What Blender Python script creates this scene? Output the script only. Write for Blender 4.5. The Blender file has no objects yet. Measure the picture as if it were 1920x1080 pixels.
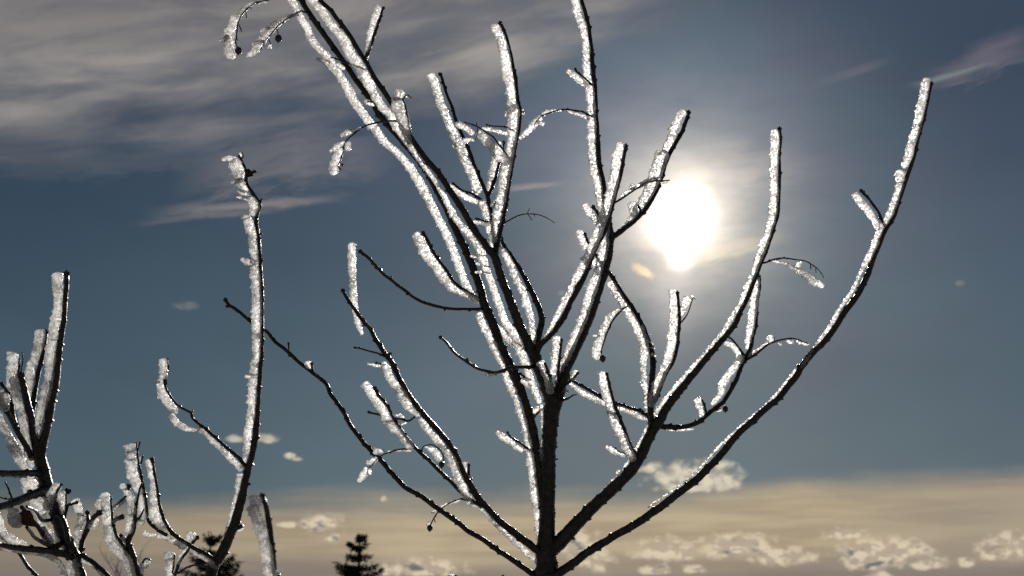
import bpy, math, random
from mathutils import Vector, Matrix, noise
R = math.radians
C = bpy.context.scene.collection
sc = bpy.context.scene

# ------------------------------------------------------------------ camera
PITCH = 14.0
EYE = Vector((0.0, 0.0, 1.6))
HFOV = 40.0
F = 960.0 / math.tan(R(HFOV / 2))
cam = bpy.data.cameras.new('camera')
cam.angle = R(HFOV)
cam.sensor_width = 36.0
cam.clip_start = 0.05
cam.clip_end = 6000
cam.dof.use_dof = True
cam.dof.focus_distance = 1.62
cam.dof.aperture_fstop = 17.0
cam_ob = bpy.data.objects.new('camera', cam)
C.objects.link(cam_ob)
cam_ob.location = EYE
cam_ob.rotation_euler = (R(90 + PITCH), 0, 0)
sc.camera = cam_ob
FWD = Vector((0, math.cos(R(PITCH)), math.sin(R(PITCH))))
UP = Vector((0, -math.sin(R(PITCH)), math.cos(R(PITCH))))
RT = Vector((1, 0, 0))

def ray(px, py):
    return FWD + RT * ((px - 960) / F) + UP * ((540 - py) / F)
def at(px, py, d):
    return EYE + ray(px, py) * d
def ae(px, py):
    v = ray(px, py).normalized()
    return math.degrees(math.atan2(v.x, v.y)), math.degrees(math.asin(v.z))

SUNV = ray(1279, 408).normalized()
SUN_AZ = math.atan2(SUNV.x, SUNV.y)
SUN_EL = math.asin(SUNV.z)

# ------------------------------------------------------------------ node maths helper
class V:
    nt = None
    def __init__(s, sock): s.s = sock
    @staticmethod
    def op(o, *a, clamp=False):
        n = V.nt.nodes.new('ShaderNodeMath'); n.operation = o; n.use_clamp = clamp
        for i, x in enumerate(a):
            if isinstance(x, V): V.nt.links.new(x.s, n.inputs[i])
            else: n.inputs[i].default_value = x
        return V(n.outputs[0])
    def __add__(s, o): return V.op('ADD', s, o)
    __radd__ = __add__
    def __sub__(s, o): return V.op('SUBTRACT', s, o)
    def __rsub__(s, o): return V.op('SUBTRACT', o, s)
    def __mul__(s, o): return V.op('MULTIPLY', s, o)
    __rmul__ = __mul__
    def __truediv__(s, o): return V.op('DIVIDE', s, o)
    def exp(s): return V.op('EXPONENT', s)
    def sqrt(s): return V.op('SQRT', s)
    def clamp(s): return V.op('ADD', s, 0.0, clamp=True)
    def max(s, o): return V.op('MAXIMUM', s, o)
    def min(s, o): return V.op('MINIMUM', s, o)
def sstep(x, a, b):
    n = V.nt.nodes.new('ShaderNodeMapRange'); n.interpolation_type = 'SMOOTHSTEP'
    V.nt.links.new(x.s, n.inputs['Value'])
    lo, hi = (a, b) if a < b else (b, a)
    n.inputs['From Min'].default_value = lo; n.inputs['From Max'].default_value = hi
    n.inputs['To Min'].default_value = 0.0 if a < b else 1.0
    n.inputs['To Max'].default_value = 1.0 if a < b else 0.0
    return V(n.outputs['Result'])
def fbm(x, y, sx, sy, detail=5, rough=0.55, seed=0.0, dist=0.0):
    c = V.nt.nodes.new('ShaderNodeCombineXYZ')
    for i, v in enumerate((x * sx, y * sy)): V.nt.links.new(v.s, c.inputs[i])
    c.inputs[2].default_value = seed
    n = V.nt.nodes.new('ShaderNodeTexNoise'); n.noise_dimensions = '3D'
    n.inputs['Scale'].default_value = 1.0; n.inputs['Detail'].default_value = detail
    n.inputs['Roughness'].default_value = rough; n.inputs['Distortion'].default_value = dist
    V.nt.links.new(c.outputs[0], n.inputs['Vector'])
    return V(n.outputs['Fac'])
def mixc(f, a, b):
    n = V.nt.nodes.new('ShaderNodeMix'); n.data_type = 'RGBA'; n.clamp_factor = True
    if isinstance(f, V): V.nt.links.new(f.s, n.inputs[0])
    else: n.inputs[0].default_value = f
    for i, x in ((6, a), (7, b)):
        if isinstance(x, tuple): n.inputs[i].default_value = (*x, 1)
        else: V.nt.links.new(x, n.inputs[i])
    return n.outputs[2]
def scalec(c, f):
    n = V.nt.nodes.new('ShaderNodeVectorMath'); n.operation = 'SCALE'
    if isinstance(c, tuple): n.inputs[0].default_value = c
    else: V.nt.links.new(c, n.inputs[0])
    if isinstance(f, V): V.nt.links.new(f.s, n.inputs['Scale'])
    else: n.inputs['Scale'].default_value = f
    return n.outputs[0]
def addc(a, b):
    n = V.nt.nodes.new('ShaderNodeVectorMath'); n.operation = 'ADD'
    for i, c in enumerate((a, b)):
        if isinstance(c, tuple): n.inputs[i].default_value = c
        else: V.nt.links.new(c, n.inputs[i])
    return n.outputs[0]
def mulc(a, b):
    n = V.nt.nodes.new('ShaderNodeVectorMath'); n.operation = 'MULTIPLY'
    for i, c in enumerate((a, b)):
        if isinstance(c, tuple): n.inputs[i].default_value = c
        else: V.nt.links.new(c, n.inputs[i])
    return n.outputs[0]

def srgb(r, g, b):
    f = lambda c: (c / 255 / 12.92) if c / 255 <= 0.04045 else ((c / 255 + 0.055) / 1.055) ** 2.4
    return (f(r), f(g), f(b))

# ------------------------------------------------------------------ sky
world = bpy.data.worlds.new('World'); sc.world = world; world.use_nodes = True
nt = world.node_tree; nt.nodes.clear(); V.nt = nt
out = nt.nodes.new('ShaderNodeOutputWorld'); bg = nt.nodes.new('ShaderNodeBackground')
nt.links.new(bg.outputs[0], out.inputs[0])
sky = nt.nodes.new('ShaderNodeTexSky'); sky.sky_type = 'NISHITA'; sky.sun_disc = False
sky.sun_elevation = SUN_EL; sky.sun_rotation = SUN_AZ
sky.air_density = 1.0; sky.dust_density = 0.6; sky.ozone_density = 2.0
tc = nt.nodes.new('ShaderNodeTexCoord'); sep = nt.nodes.new('ShaderNodeSeparateXYZ')
nt.links.new(tc.outputs['Generated'], sep.inputs[0])
dx, dy, dz = (V(sep.outputs[i]) for i in range(3))
az = V.op('ARCTAN2', dx, dy) * (180 / math.pi)
el = V.op('ARCSINE', dz.min(1.0).max(-1.0)) * (180 / math.pi)
dot = dx * SUNV.x + dy * SUNV.y + dz * SUNV.z
rs = V.op('ARCCOSINE', dot.min(0.9999999).max(-1.0)) * (180 / math.pi)
SA, SE = math.degrees(SUN_AZ), math.degrees(SUN_EL)

# clear air: the physical sky, toned to the deep exposure of the photograph
behind = sstep(rs, 30, 100)
elv = sstep(el, 3.0, 24.0)
clear = mixc(elv, srgb(70, 94, 108), srgb(39, 59, 81))
side = sstep(az, -4.0, -20.0)
clear = mixc(side * 0.55, clear, mixc(elv, srgb(58, 77, 89), srgb(34, 52, 71)))
clear = mixc(sstep(az, 12.0, 20.0) * 0.5 * sstep(el, 10, 20), clear, srgb(50, 66, 88))
nish = scalec(sky.outputs[0], 0.05)
base = mixc(0.07, clear, nish)
base = mixc(behind, base, scalec(sky.outputs[0], 0.035))
# large soft unevenness
n0 = fbm(az, el, 0.07, 0.16, 3, 0.5, 3.0)
base = scalec(base, n0 * 0.5 + 0.75)

# veil of thin cloud round the sun
vn = fbm(az + el * -0.25, el + az * 0.2, 0.10, 0.30, 5, 0.6, 9.0)
vx = (az - SA + 0.5) / 9.5; vy = (el - (SE + 3.2)) / 7.2
vr = (vx * vx + vy * vy).sqrt()
veil = sstep(vr, 1.15, 0.1) * (vn * 0.9 + 0.45)
base = mixc(veil * 0.56, base, srgb(116, 131, 150))
irid = fbm(az, el, 0.28, 0.32, 2, 0.5, 21.0)
iridc = mixc(sstep(irid, 0.40, 0.60), srgb(98, 128, 130), srgb(128, 112, 128))
base = mixc(sstep(rs, 3.0, 6.5) * sstep(rs, 13.0, 8.0) * 0.09, base, iridc)

# high cloud bank, streaks climbing to the right
ct, st = math.cos(R(11)), math.sin(R(11))
u = az * ct + el * st
w = el * ct - az * st
a0, e0 = ae(0, 268)
w0 = e0 * ct - a0 * st
wn = fbm(u, w, 0.07, 0.30, 5, 0.5, 1.0, 0.2)
wf = fbm(u, w, 0.20, 0.85, 7, 0.55, 5.0, 0.4)
band = (w - w0) + (wn - 0.5) * 4.0 + (wf - 0.5) * 1.6
fade_r = sstep(az, 11.0, -1.0)
bank = sstep(band, -1.0, 2.4) * (fade_r * 0.95 + 0.05)
bankc = mixc(sstep(wf * 0.45 + wn * 0.55, 0.36, 0.66), mixc(sstep(band, 1.0, 5.0), srgb(112, 113, 119), srgb(96, 96, 103)), mixc(sstep(band, 2.0, 6.0), srgb(172, 165, 158), srgb(134, 129, 128)))
base = mixc(bank * 0.93, base, bankc)
# wisps at mid height
def wisp(px, py, half_u, half_w, strength, col, rise=0.2, seed=0.0):
    global base
    a, e = ae(px, py)
    uu = (az - a); ww = (el - e) - uu * rise
    k = sstep(V.op('ABSOLUTE', uu), half_u, half_u * 0.2)
    nn = fbm(uu, ww, 0.5, 2.4, 5, 0.62, seed, 0.5)
    m = sstep(V.op('ABSOLUTE', ww + (nn - 0.5) * half_w * 2.2), half_w, half_w * 0.1) * k * (nn * 1.3 + 0.1)
    base = mixc(m * strength, base, col)
wisp(470, 385, 4.6, 0.34, 0.9, srgb(142, 134, 134), 0.14, 31)
wisp(400, 405, 3.6, 0.22, 0.7, srgb(128, 124, 126), 0.17, 33)
wisp(480, 305, 3.8, 1.7, 0.75, srgb(120, 118, 122), 0.32, 35)
wisp(620, 290, 3.6, 1.6, 0.7, srgb(118, 116, 122), 0.05, 37)
wisp(250, 300, 6.0, 0.9, 0.35, srgb(104, 106, 114), 0.16, 36)
wisp(990, 350, 2.0, 0.16, 0.7, srgb(160, 150, 150), 0.1, 38)
wisp(1840, 120, 2.8, 0.75, 0.65, srgb(122, 114, 124), 0.18, 41)
wisp(1870, 85, 1.7, 0.55, 0.55, srgb(112, 106, 120), 0.3, 42)
wisp(1790, 140, 2.2, 0.22, 0.8, srgb(126, 142, 140), 0.12, 43)
wisp(1600, 135, 2.0, 0.22, 0.5, srgb(112, 114, 126), 0.2, 44)
wisp(1330, 320, 5.0, 1.2, 0.5, srgb(168, 160, 158), 0.05, 45)
wisp(1350, 472, 3.2, 0.6, 0.55, srgb(200, 184, 156), 0.2, 46)

# warm band over the horizon
hb = fbm(az, el, 0.10, 0.5, 4, 0.55, 13.0)
eh = ae(960, 935)[1]
slope = az * 0.03 - 0.1
hz = sstep(el - slope + (hb - 0.5) * 2.2, eh + 0.85, eh - 0.75)
hl = fbm(az, el, 0.16, 1.6, 4, 0.55, 17.0)
warm = mixc(sstep(hl, 0.35, 0.65), srgb(170, 153, 128), srgb(190, 173, 143))
warm = mixc(sstep(az, -2.0, -20.0) * 0.75, warm, srgb(132, 121, 106))
warm = mixc(sstep(az, 10.0, 19.0) * 0.4, warm, srgb(140, 132, 124))
warm = mixc(sstep(el + (hb - 0.5) * 1.4, ae(960, 1050)[1] + 0.4, ae(960, 1075)[1] - 0.3) * 0.75, warm, srgb(120, 113, 110))
base = mixc(hz * 0.96, base, warm)

# small cumulus: bright rims, slate hollows
puffs = [(1268,893,60,26),(1330,897,58,32),(1215,882,26,9),(1300,915,70,14),(1370,908,24,16),
 (605,985,34,27),(570,985,14,10),(625,1010,18,16),(540,985,20,8),
 (1085,1022,50,30),(1110,1050,38,34),(1060,1010,34,14),
 (1240,1032,58,26),(1290,1040,30,16),(1390,1030,75,28),(1460,1045,60,24),(1350,1018,40,16),
 (1580,1003,48,14),(1640,1040,70,32),(1700,1035,50,26),(1740,1058,40,14),(1640,1058,60,18),(1815,1056,18,12),
 (1900,1030,62,28),(1870,1040,40,16),(1650,1082,28,12),(800,1068,75,20),(740,1072,40,14),(1230,1070,30,12),(1300,1068,24,10),(1690,1055,18,12),
 (495,823,26,11),(445,825,22,9),(546,856,14,7),(558,861,12,6),(720,937,6,7),(350,575,24,9),(1803,531,10,7),(1055,550,9,7)]
pn = fbm(az, el, 1.7, 2.1, 4, 0.46, 50.0, 0.1)
pn2 = fbm(az, el, 0.95, 1.9, 3, 0.5, 60.0, 0.2)
field = None
for (x, y, rx, ry) in puffs:
    a, e = ae(x, y); k = 46.0
    qx = (az - a) * (k / rx); qy = (el - e) * (k / ry)
    qy = qy.max(qy * -1.5)
    f = 1.0 - (qx * qx + qy * qy).sqrt()
    f = f.max(-3.0)
    field = f if field is None else V.op('SMOOTH_MAX', field, f, 0.25)
dens = field + (pn - 0.5) * 1.7 + (pn2 - 0.5) * 0.5 + 0.08
cov = sstep(dens, -0.15, 0.70)
pn3 = fbm(az + 0.16, el + 0.30, 1.7, 2.1, 4, 0.46, 50.0, 0.1)
lit = sstep((pn - pn3) * 1.0 + (1.0 - dens) * 0.10, -0.03, 0.13)
cream = mixc(lit, srgb(184, 168, 148), srgb(222, 207, 180))
hi = sstep(el, ae(960, 960)[1], ae(960, 900)[1])
cream = mixc(hi * 0.75, cream, mixc(sstep(pn, 0.36, 0.6), srgb(186, 178, 160), srgb(232, 222, 198)))
core = sstep(field * 0.9 + (pn2 - 0.5) * 6.5, 0.85, 1.7) * sstep(el, ae(960, 830)[1], ae(960, 860)[1])
cream = mixc(core * 0.9, cream, srgb(88, 96, 110))
lowamt = sstep(el, ae(960, 780)[1], ae(960, 860)[1])
base = mixc(cov * (lowamt * 0.76 + 0.11), base, cream)
# the sunlit scrap of cloud under the sun
a4, e4 = ae(1203, 508)
cr, sr = math.cos(R(-27)), math.sin(R(-27))
ou = (az - a4) * cr + (el - e4) * sr; ow = (el - e4) * cr - (az - a4) * sr
on = fbm(az, el, 1.9, 1.9, 4, 0.6, 90.0)
oo = ((ou * ou) / 0.36 + (ow * ow) / 0.075).sqrt()
of = sstep(1.0 - oo + (on - 0.5) * 1.3, -0.05, 0.75)
base = mixc(of * 0.9, base, mixc(sstep(az, ae(1185, 500)[0], ae(1228, 500)[0]), (0.62, 0.38, 0.24), (1.0, 0.70, 0.36)))

# aureole of the veiled sun
an = fbm(az, el, 0.35, 0.9, 4, 0.6, 71.0)
g1 = (rs * rs * (-1.0 / 0.80)).exp() * 2.4
g2 = (rs * (-1.0 / 1.45)).exp() * 2.25
g3 = (rs * (-1.0 / 3.2)).exp() * 0.13
a2, e2 = ae(1276, 478)
qx = (az - a2) / 0.42; qy = (el - e2) / 0.52
g4 = ((qx * qx + qy * qy) * -1.0).exp() * 1.3
a3, e3 = ae(1262, 548)
qx = (az - a3) / 0.8; qy = (el - e3) / 2.0
g5 = ((qx * qx + qy * qy) * -1.0).exp() * 0.16
base = addc(base, scalec((1.0, 0.98, 0.93), g1 + g4))
base = addc(base, scalec((1.0, 0.84, 0.62), g2 * (an * 1.2 + 0.4)))
base = addc(base, scalec((0.70, 0.84, 1.0), g3 * (an * 0.8 + 0.6)))
base = addc(base, scalec((1.0, 0.80, 0.76), g5))
# strength stays in the daylight range; the colours above are as seen, so lift them by its inverse
SKY = 0.1
nt.links.new(scalec(base, 2 ** -0.35 / SKY), bg.inputs[0]); bg.inputs[1].default_value = SKY

# ------------------------------------------------------------------ sun
sun = bpy.data.lights.new('sun', 'SUN'); sun.energy = 5.0; sun.angle = R(0.5); sun.color = (1.0, 0.95, 0.87)
sun_ob = bpy.data.objects.new('sun', sun); C.objects.link(sun_ob)
sun_ob.rotation_euler = (-SUNV).to_track_quat('-Z', 'Y').to_euler()
sun_ob.location = (3, 30, 12)
sc.view_settings.view_transform = 'Standard'; sc.view_settings.look = 'None'
sc.view_settings.exposure = 0.35; sc.view_settings.gamma = 1.0
sc.view_settings.use_curve_mapping = False
sc.render.engine = 'CYCLES'
sc.cycles.max_bounces = 8; sc.cycles.transparent_max_bounces = 12
sc.cycles.caustics_reflective = False; sc.cycles.caustics_refractive = False
sc.cycles.use_denoising = False

# ------------------------------------------------------------------ materials
def new_mat(name):
    m = bpy.data.materials.new(name); m.use_nodes = True
    t = m.node_tree; t.nodes.clear()
    o = t.nodes.new('ShaderNodeOutputMaterial')
    return m, t, o
def bark_mat(name, c0, c1, rough=0.5, coat=0.35, scale=260):
    m, t, o = new_mat(name); V.nt = t
    p = t.nodes.new('ShaderNodeBsdfPrincipled')
    tc = t.nodes.new('ShaderNodeTexCoord')
    n = t.nodes.new('ShaderNodeTexNoise'); n.inputs['Scale'].default_value = scale; n.inputs['Detail'].default_value = 6
    t.links.new(tc.outputs['Object'], n.inputs['Vector'])
    t.links.new(mixc(sstep(V(n.outputs['Fac']), 0.38, 0.66), c0, c1), p.inputs['Base Color'])
    b = t.nodes.new('ShaderNodeBump'); b.inputs['Strength'].default_value = 0.45; b.inputs['Distance'].default_value = 0.0012
    t.links.new(n.outputs['Fac'], b.inputs['Height']); t.links.new(b.outputs[0], p.inputs['Normal'])
    p.inputs['Roughness'].default_value = rough
    p.inputs['Specular IOR Level'].default_value = 0.2
    p.inputs['Coat Weight'].default_value = coat; p.inputs['Coat Roughness'].default_value = 0.3
    t.links.new(p.outputs[0], o.inputs[0])
    return m
M_BARK = bark_mat('frozen_bark', (0.004, 0.0035, 0.0035), (0.024, 0.019, 0.017), 0.5, 0.15, 170)
M_BUD = bark_mat('bud_scales', (0.012, 0.008, 0.007), (0.03, 0.02, 0.016), 0.55, 0.15, 700)
M_BERRY = bark_mat('dried_berry', (0.008, 0.005, 0.007), (0.02, 0.012, 0.014), 0.4, 0.4, 500)
M_SPRUCE = bark_mat('spruce_needles', (0.008, 0.013, 0.008), (0.02, 0.028, 0.016), 0.8, 0.0, 3)
M_TRUNK = bark_mat('conifer_trunk_bark', (0.03, 0.022, 0.018), (0.07, 0.05, 0.04), 0.8, 0.0, 20)

def ice_mat():
    m, t, o = new_mat('rime_ice'); V.nt = t
    N = t.nodes.new; L = t.links.new
    tc = N('ShaderNodeTexCoord')
    def nz(scale, detail=3, rough=0.6):
        n = N('ShaderNodeTexNoise'); n.inputs['Scale'].default_value = scale
        n.inputs['Detail'].default_value = detail; n.inputs['Roughness'].default_value = rough
        L(tc.outputs['Object'], n.inputs['Vector']); return V(n.outputs['Fac'])
    fine = nz(900, 2); grain = nz(360, 1); mid = nz(160, 4); big = nz(38, 2)
    b = N('ShaderNodeBump'); b.inputs['Strength'].default_value = 0.9; b.inputs['Distance'].default_value = 0.0009
    L((fine * 0.6 + mid * 1.0).s, b.inputs['Height'])
    tr = N('ShaderNodeBsdfTransparent'); tr.inputs[0].default_value = (0.97, 0.98, 1.0, 1)
    tl = N('ShaderNodeBsdfTranslucent')
    gc = mixc(sstep(grain * 0.35 + mid * 0.65, 0.36, 0.62), (0.36, 0.355, 0.35), (1.0, 0.985, 0.96)); gc = mixc(sstep(big, 0.36, 0.52), scalec(gc, 0.5), gc); L(gc, tl.inputs[0])
    L(b.outputs[0], tl.inputs['Normal'])
    rf = N('ShaderNodeBsdfRefraction'); rf.inputs['IOR'].default_value = 1.45
    rf.inputs['Roughness'].default_value = 0.85; L(b.outputs[0], rf.inputs['Normal'])
    rf.inputs[0].default_value = (1, 0.99, 0.97, 1)
    gl = N('ShaderNodeBsdfGlossy'); gl.inputs['Roughness'].default_value = 0.22
    gl.inputs[0].default_value = (0.95, 0.95, 0.95, 1); L(b.outputs[0], gl.inputs['Normal'])
    df = N('ShaderNodeBsdfDiffuse'); df.inputs[0].default_value = (0.6, 0.62, 0.64, 1)
    def mx(f, a, c):
        n = N('ShaderNodeMixShader')
        if isinstance(f, V): L(f.s, n.inputs[0])
        else: n.inputs[0].default_value = f
        L(a.outputs[0], n.inputs[1]); L(c.outputs[0], n.inputs[2]); return n
    s = mx(sstep(grain * 0.75 + fine * 0.25, 0.51, 0.62) * 0.34 + 0.02, tl, rf)
    s = mx(0.10, s, df)
    s = mx(0.08, s, gl)
    clearf = (sstep(fine * 0.6 + mid * 0.4, 0.42, 0.58) * 0.22 + 0.12)
    s = mx(clearf, s, tr)
    L(s.outputs[0], o.inputs[0])
    return m
M_ICE = ice_mat()

def leaf_mat():
    m, t, o = new_mat('withered_leaf'); V.nt = t
    p = t.nodes.new('ShaderNodeBsdfPrincipled'); tl = t.nodes.new('ShaderNodeBsdfTranslucent')
    n = t.nodes.new('ShaderNodeTexNoise'); n.inputs['Scale'].default_value = 120
    tc = t.nodes.new('ShaderNodeTexCoord'); t.links.new(tc.outputs['Object'], n.inputs['Vector'])
    t.links.new(mixc(V(n.outputs['Fac']), (0.03, 0.006, 0.004), (0.06, 0.02, 0.012)), p.inputs['Base Color'])
    tl.inputs[0].default_value = (0.09, 0.012, 0.006, 1); p.inputs['Roughness'].default_value = 0.7
    mx = t.nodes.new('ShaderNodeMixShader'); mx.inputs[0].default_value = 0.35
    t.links.new(p.outputs[0], mx.inputs[1]); t.links.new(tl.outputs[0], mx.inputs[2]); t.links.new(mx.outputs[0], o.inputs[0])
    return m
M_LEAF = leaf_mat()

# ------------------------------------------------------------------ geometry helpers
class MB:
    def __init__(s): s.v = []; s.f = []
    def build(s, name, mat, parent=None, smooth=True):
        me = bpy.data.meshes.new(name)
        me.from_pydata(s.v, [], s.f); me.update()
        if smooth: me.polygons.foreach_set('use_smooth', [True] * len(me.polygons))
        me.materials.append(mat)
        o = bpy.data.objects.new(name, me); C.objects.link(o)
        if parent is not None:
            o.parent = parent
            o.matrix_parent_inverse = parent.matrix_world.inverted()
        return o
def thing(name, label, cat, loc, group=None):
    o = bpy.data.objects.new(name, None); C.objects.link(o)
    o.empty_display_size = 0.1
    o.location = loc; o.matrix_world = Matrix.Translation(loc)
    o['label'] = label; o['category'] = cat
    if group: o['group'] = group
    return o
def catmull(P, step):
    """P: list of tuples (x, y, d, w); samples at about `step` pixels."""
    if len(P) == 1: return [P[0]]
    res = []
    n = len(P)
    for i in range(n - 1):
        p0 = P[i - 1] if i > 0 else tuple(2 * a - b for a, b in zip(P[0], P[1]))
        p1, p2 = P[i], P[i + 1]
        p3 = P[i + 2] if i + 2 < n else tuple(2 * a - b for a, b in zip(P[-1], P[-2]))
        L = math.hypot(p2[0] - p1[0], p2[1] - p1[1]) + abs(p2[2] - p1[2]) * 200
        k = max(1, int(round(L / step)))
        for j in range(k):
            t = j / k
            res.append(tuple(0.5 * ((2 * b) + (-a + c) * t + (2 * a - 5 * b + 4 * c - e) * t * t + (-a + 3 * b - 3 * c + e) * t ** 3)
                             for a, b, c, e in zip(p0, p1, p2, p3)))
    res.append(P[-1])
    return res
def tube(mb, S, sides, rfun, cap0=True, cap1=True, flat=1.0):
    """sweep rings along samples S; rfun(i, k, ang) multiplies the radius."""
    pts = [at(s[0], s[1], s[2]) for s in S]
    n = len(pts); base = len(mb.v)
    view = FWD
    for i in range(n):
        T = (pts[min(i + 1, n - 1)] - pts[max(i - 1, 0)])
        T = T.normalized() if T.length > 1e-9 else Vector((0, 0, 1))
        Sd = T.cross(view)
        Sd = Sd.normalized() if Sd.length > 1e-4 else RT.copy()
        Ud = Sd.cross(T).normalized()
        r0 = max(S[i][3], 0.3) * 0.5 * S[i][2] / F
        for k in range(sides):
            a = 2 * math.pi * k / sides
            m = rfun(i, k, a)
            mb.v.append(pts[i] + Sd * (math.cos(a) * r0 * m) + Ud * (math.sin(a) * r0 * m * flat))
        if i:
            b0 = base + (i - 1) * sides; b1 = base + i * sides
            for k in range(sides):
                k2 = (k + 1) % sides
                mb.f.append((b0 + k, b0 + k2, b1 + k2, b1 + k))
    if cap0: mb.f.append(tuple(base + k for k in range(sides))[::-1])
    if cap1: mb.f.append(tuple(base + (n - 1) * sides + k for k in range(sides)))

class Br:
    """a built branch: its sampled path lets children and ice find their depth"""
    def __init__(s, ob, S): s.ob = ob; s.S = S
    def depth(s, x, y):
        b = min(s.S, key=lambda q: (q[0] - x) ** 2 + (q[1] - y) ** 2)
        return b[2]

rnd = random.Random(11)
def bark_tube(S, seed, knob=1.0):
    r = random.Random(seed)
    n = len(S)
    # buds and leaf scars, alternating sides
    acc = 0; nodes = []; nxt = r.uniform(8, 20); side = 1
    for i in range(1, n):
        acc += math.hypot(S[i][0] - S[i - 1][0], S[i][1] - S[i - 1][1])
        if acc > nxt:
            nodes.append((i, side * 1.0, r.uniform(0.15, 0.8), r.uniform(1.2, 2.6)))
            side = -side if r.random() < 0.8 else side
            acc = 0; nxt = r.choice((r.uniform(7, 16), r.uniform(18, 46)))
    near = [[] for _ in range(n)]
    for (i, sd, amp, wd) in nodes:
        for j in range(max(0, i - 7), min(n, i + 8)):
            near[j].append((j - i, sd, amp, wd))
    off = r.uniform(0, 100)
    def rf(i, k, a):
        s = S[i]
        m = 1 + 0.10 * (noise.noise(Vector((i * 0.16, math.cos(a) * 1.5, off + math.sin(a) * 1.5)))) \
              + 0.10 * noise.noise(Vector((i * 0.7, math.cos(a) * 3, off + math.sin(a) * 3)))
        for (dj, sd, amp, wd) in near[i]:
            # steep upper side, long lower side
            g = math.exp(-(dj / (wd * 0.35)) ** 2) if dj > 0 else max(0.0, 1 + dj / (wd * 2.2)) ** 1.4
            m += knob * amp * g * max(0.0, math.cos(a) * sd) ** 2 * min(1.6, 7.0 / max(s[3], 3) + 0.25)
        return m
    mb = MB()
    tube(mb, S, 10 if S[0][3] < 12 else 14, rf)
    return mb
def bud_mesh(p0, p1, w, d):
    """pointed winter bud with two side scales; p0 base, p1 tip (pixels)"""
    mb = MB()
    L = math.hypot(p1[0] - p0[0], p1[1] - p0[1])
    prof = [(0, 0.9), (0.2, 1.25), (0.45, 1.2), (0.75, 0.65), (1.0, 0.1)]
    S = [(p0[0] + (p1[0] - p0[0]) * t, p0[1] + (p1[1] - p0[1]) * t, d, w * q) for t, q in prof]
    tube(mb, S, 8, lambda i, k, a: 1.0)
    ux, uy = (p1[0] - p0[0]) / max(L, 1), (p1[1] - p0[1]) / max(L, 1)
    for sg in (-1, 1):
        bx, by = p0[0] + ux * L * 0.05 - uy * w * 0.35 * sg, p0[1] + uy * L * 0.05 + ux * w * 0.35 * sg
        S = [(bx + ux * L * t - uy * w * 0.42 * t * sg, by + uy * L * t + ux * w * 0.42 * t * sg, d, w * q)
             for t, q in ((0, .5), (.25, .65), (.5, .4), (.68, .08))]
        tube(mb, S, 6, lambda i, k, a: 1.0)
    return mb

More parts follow.
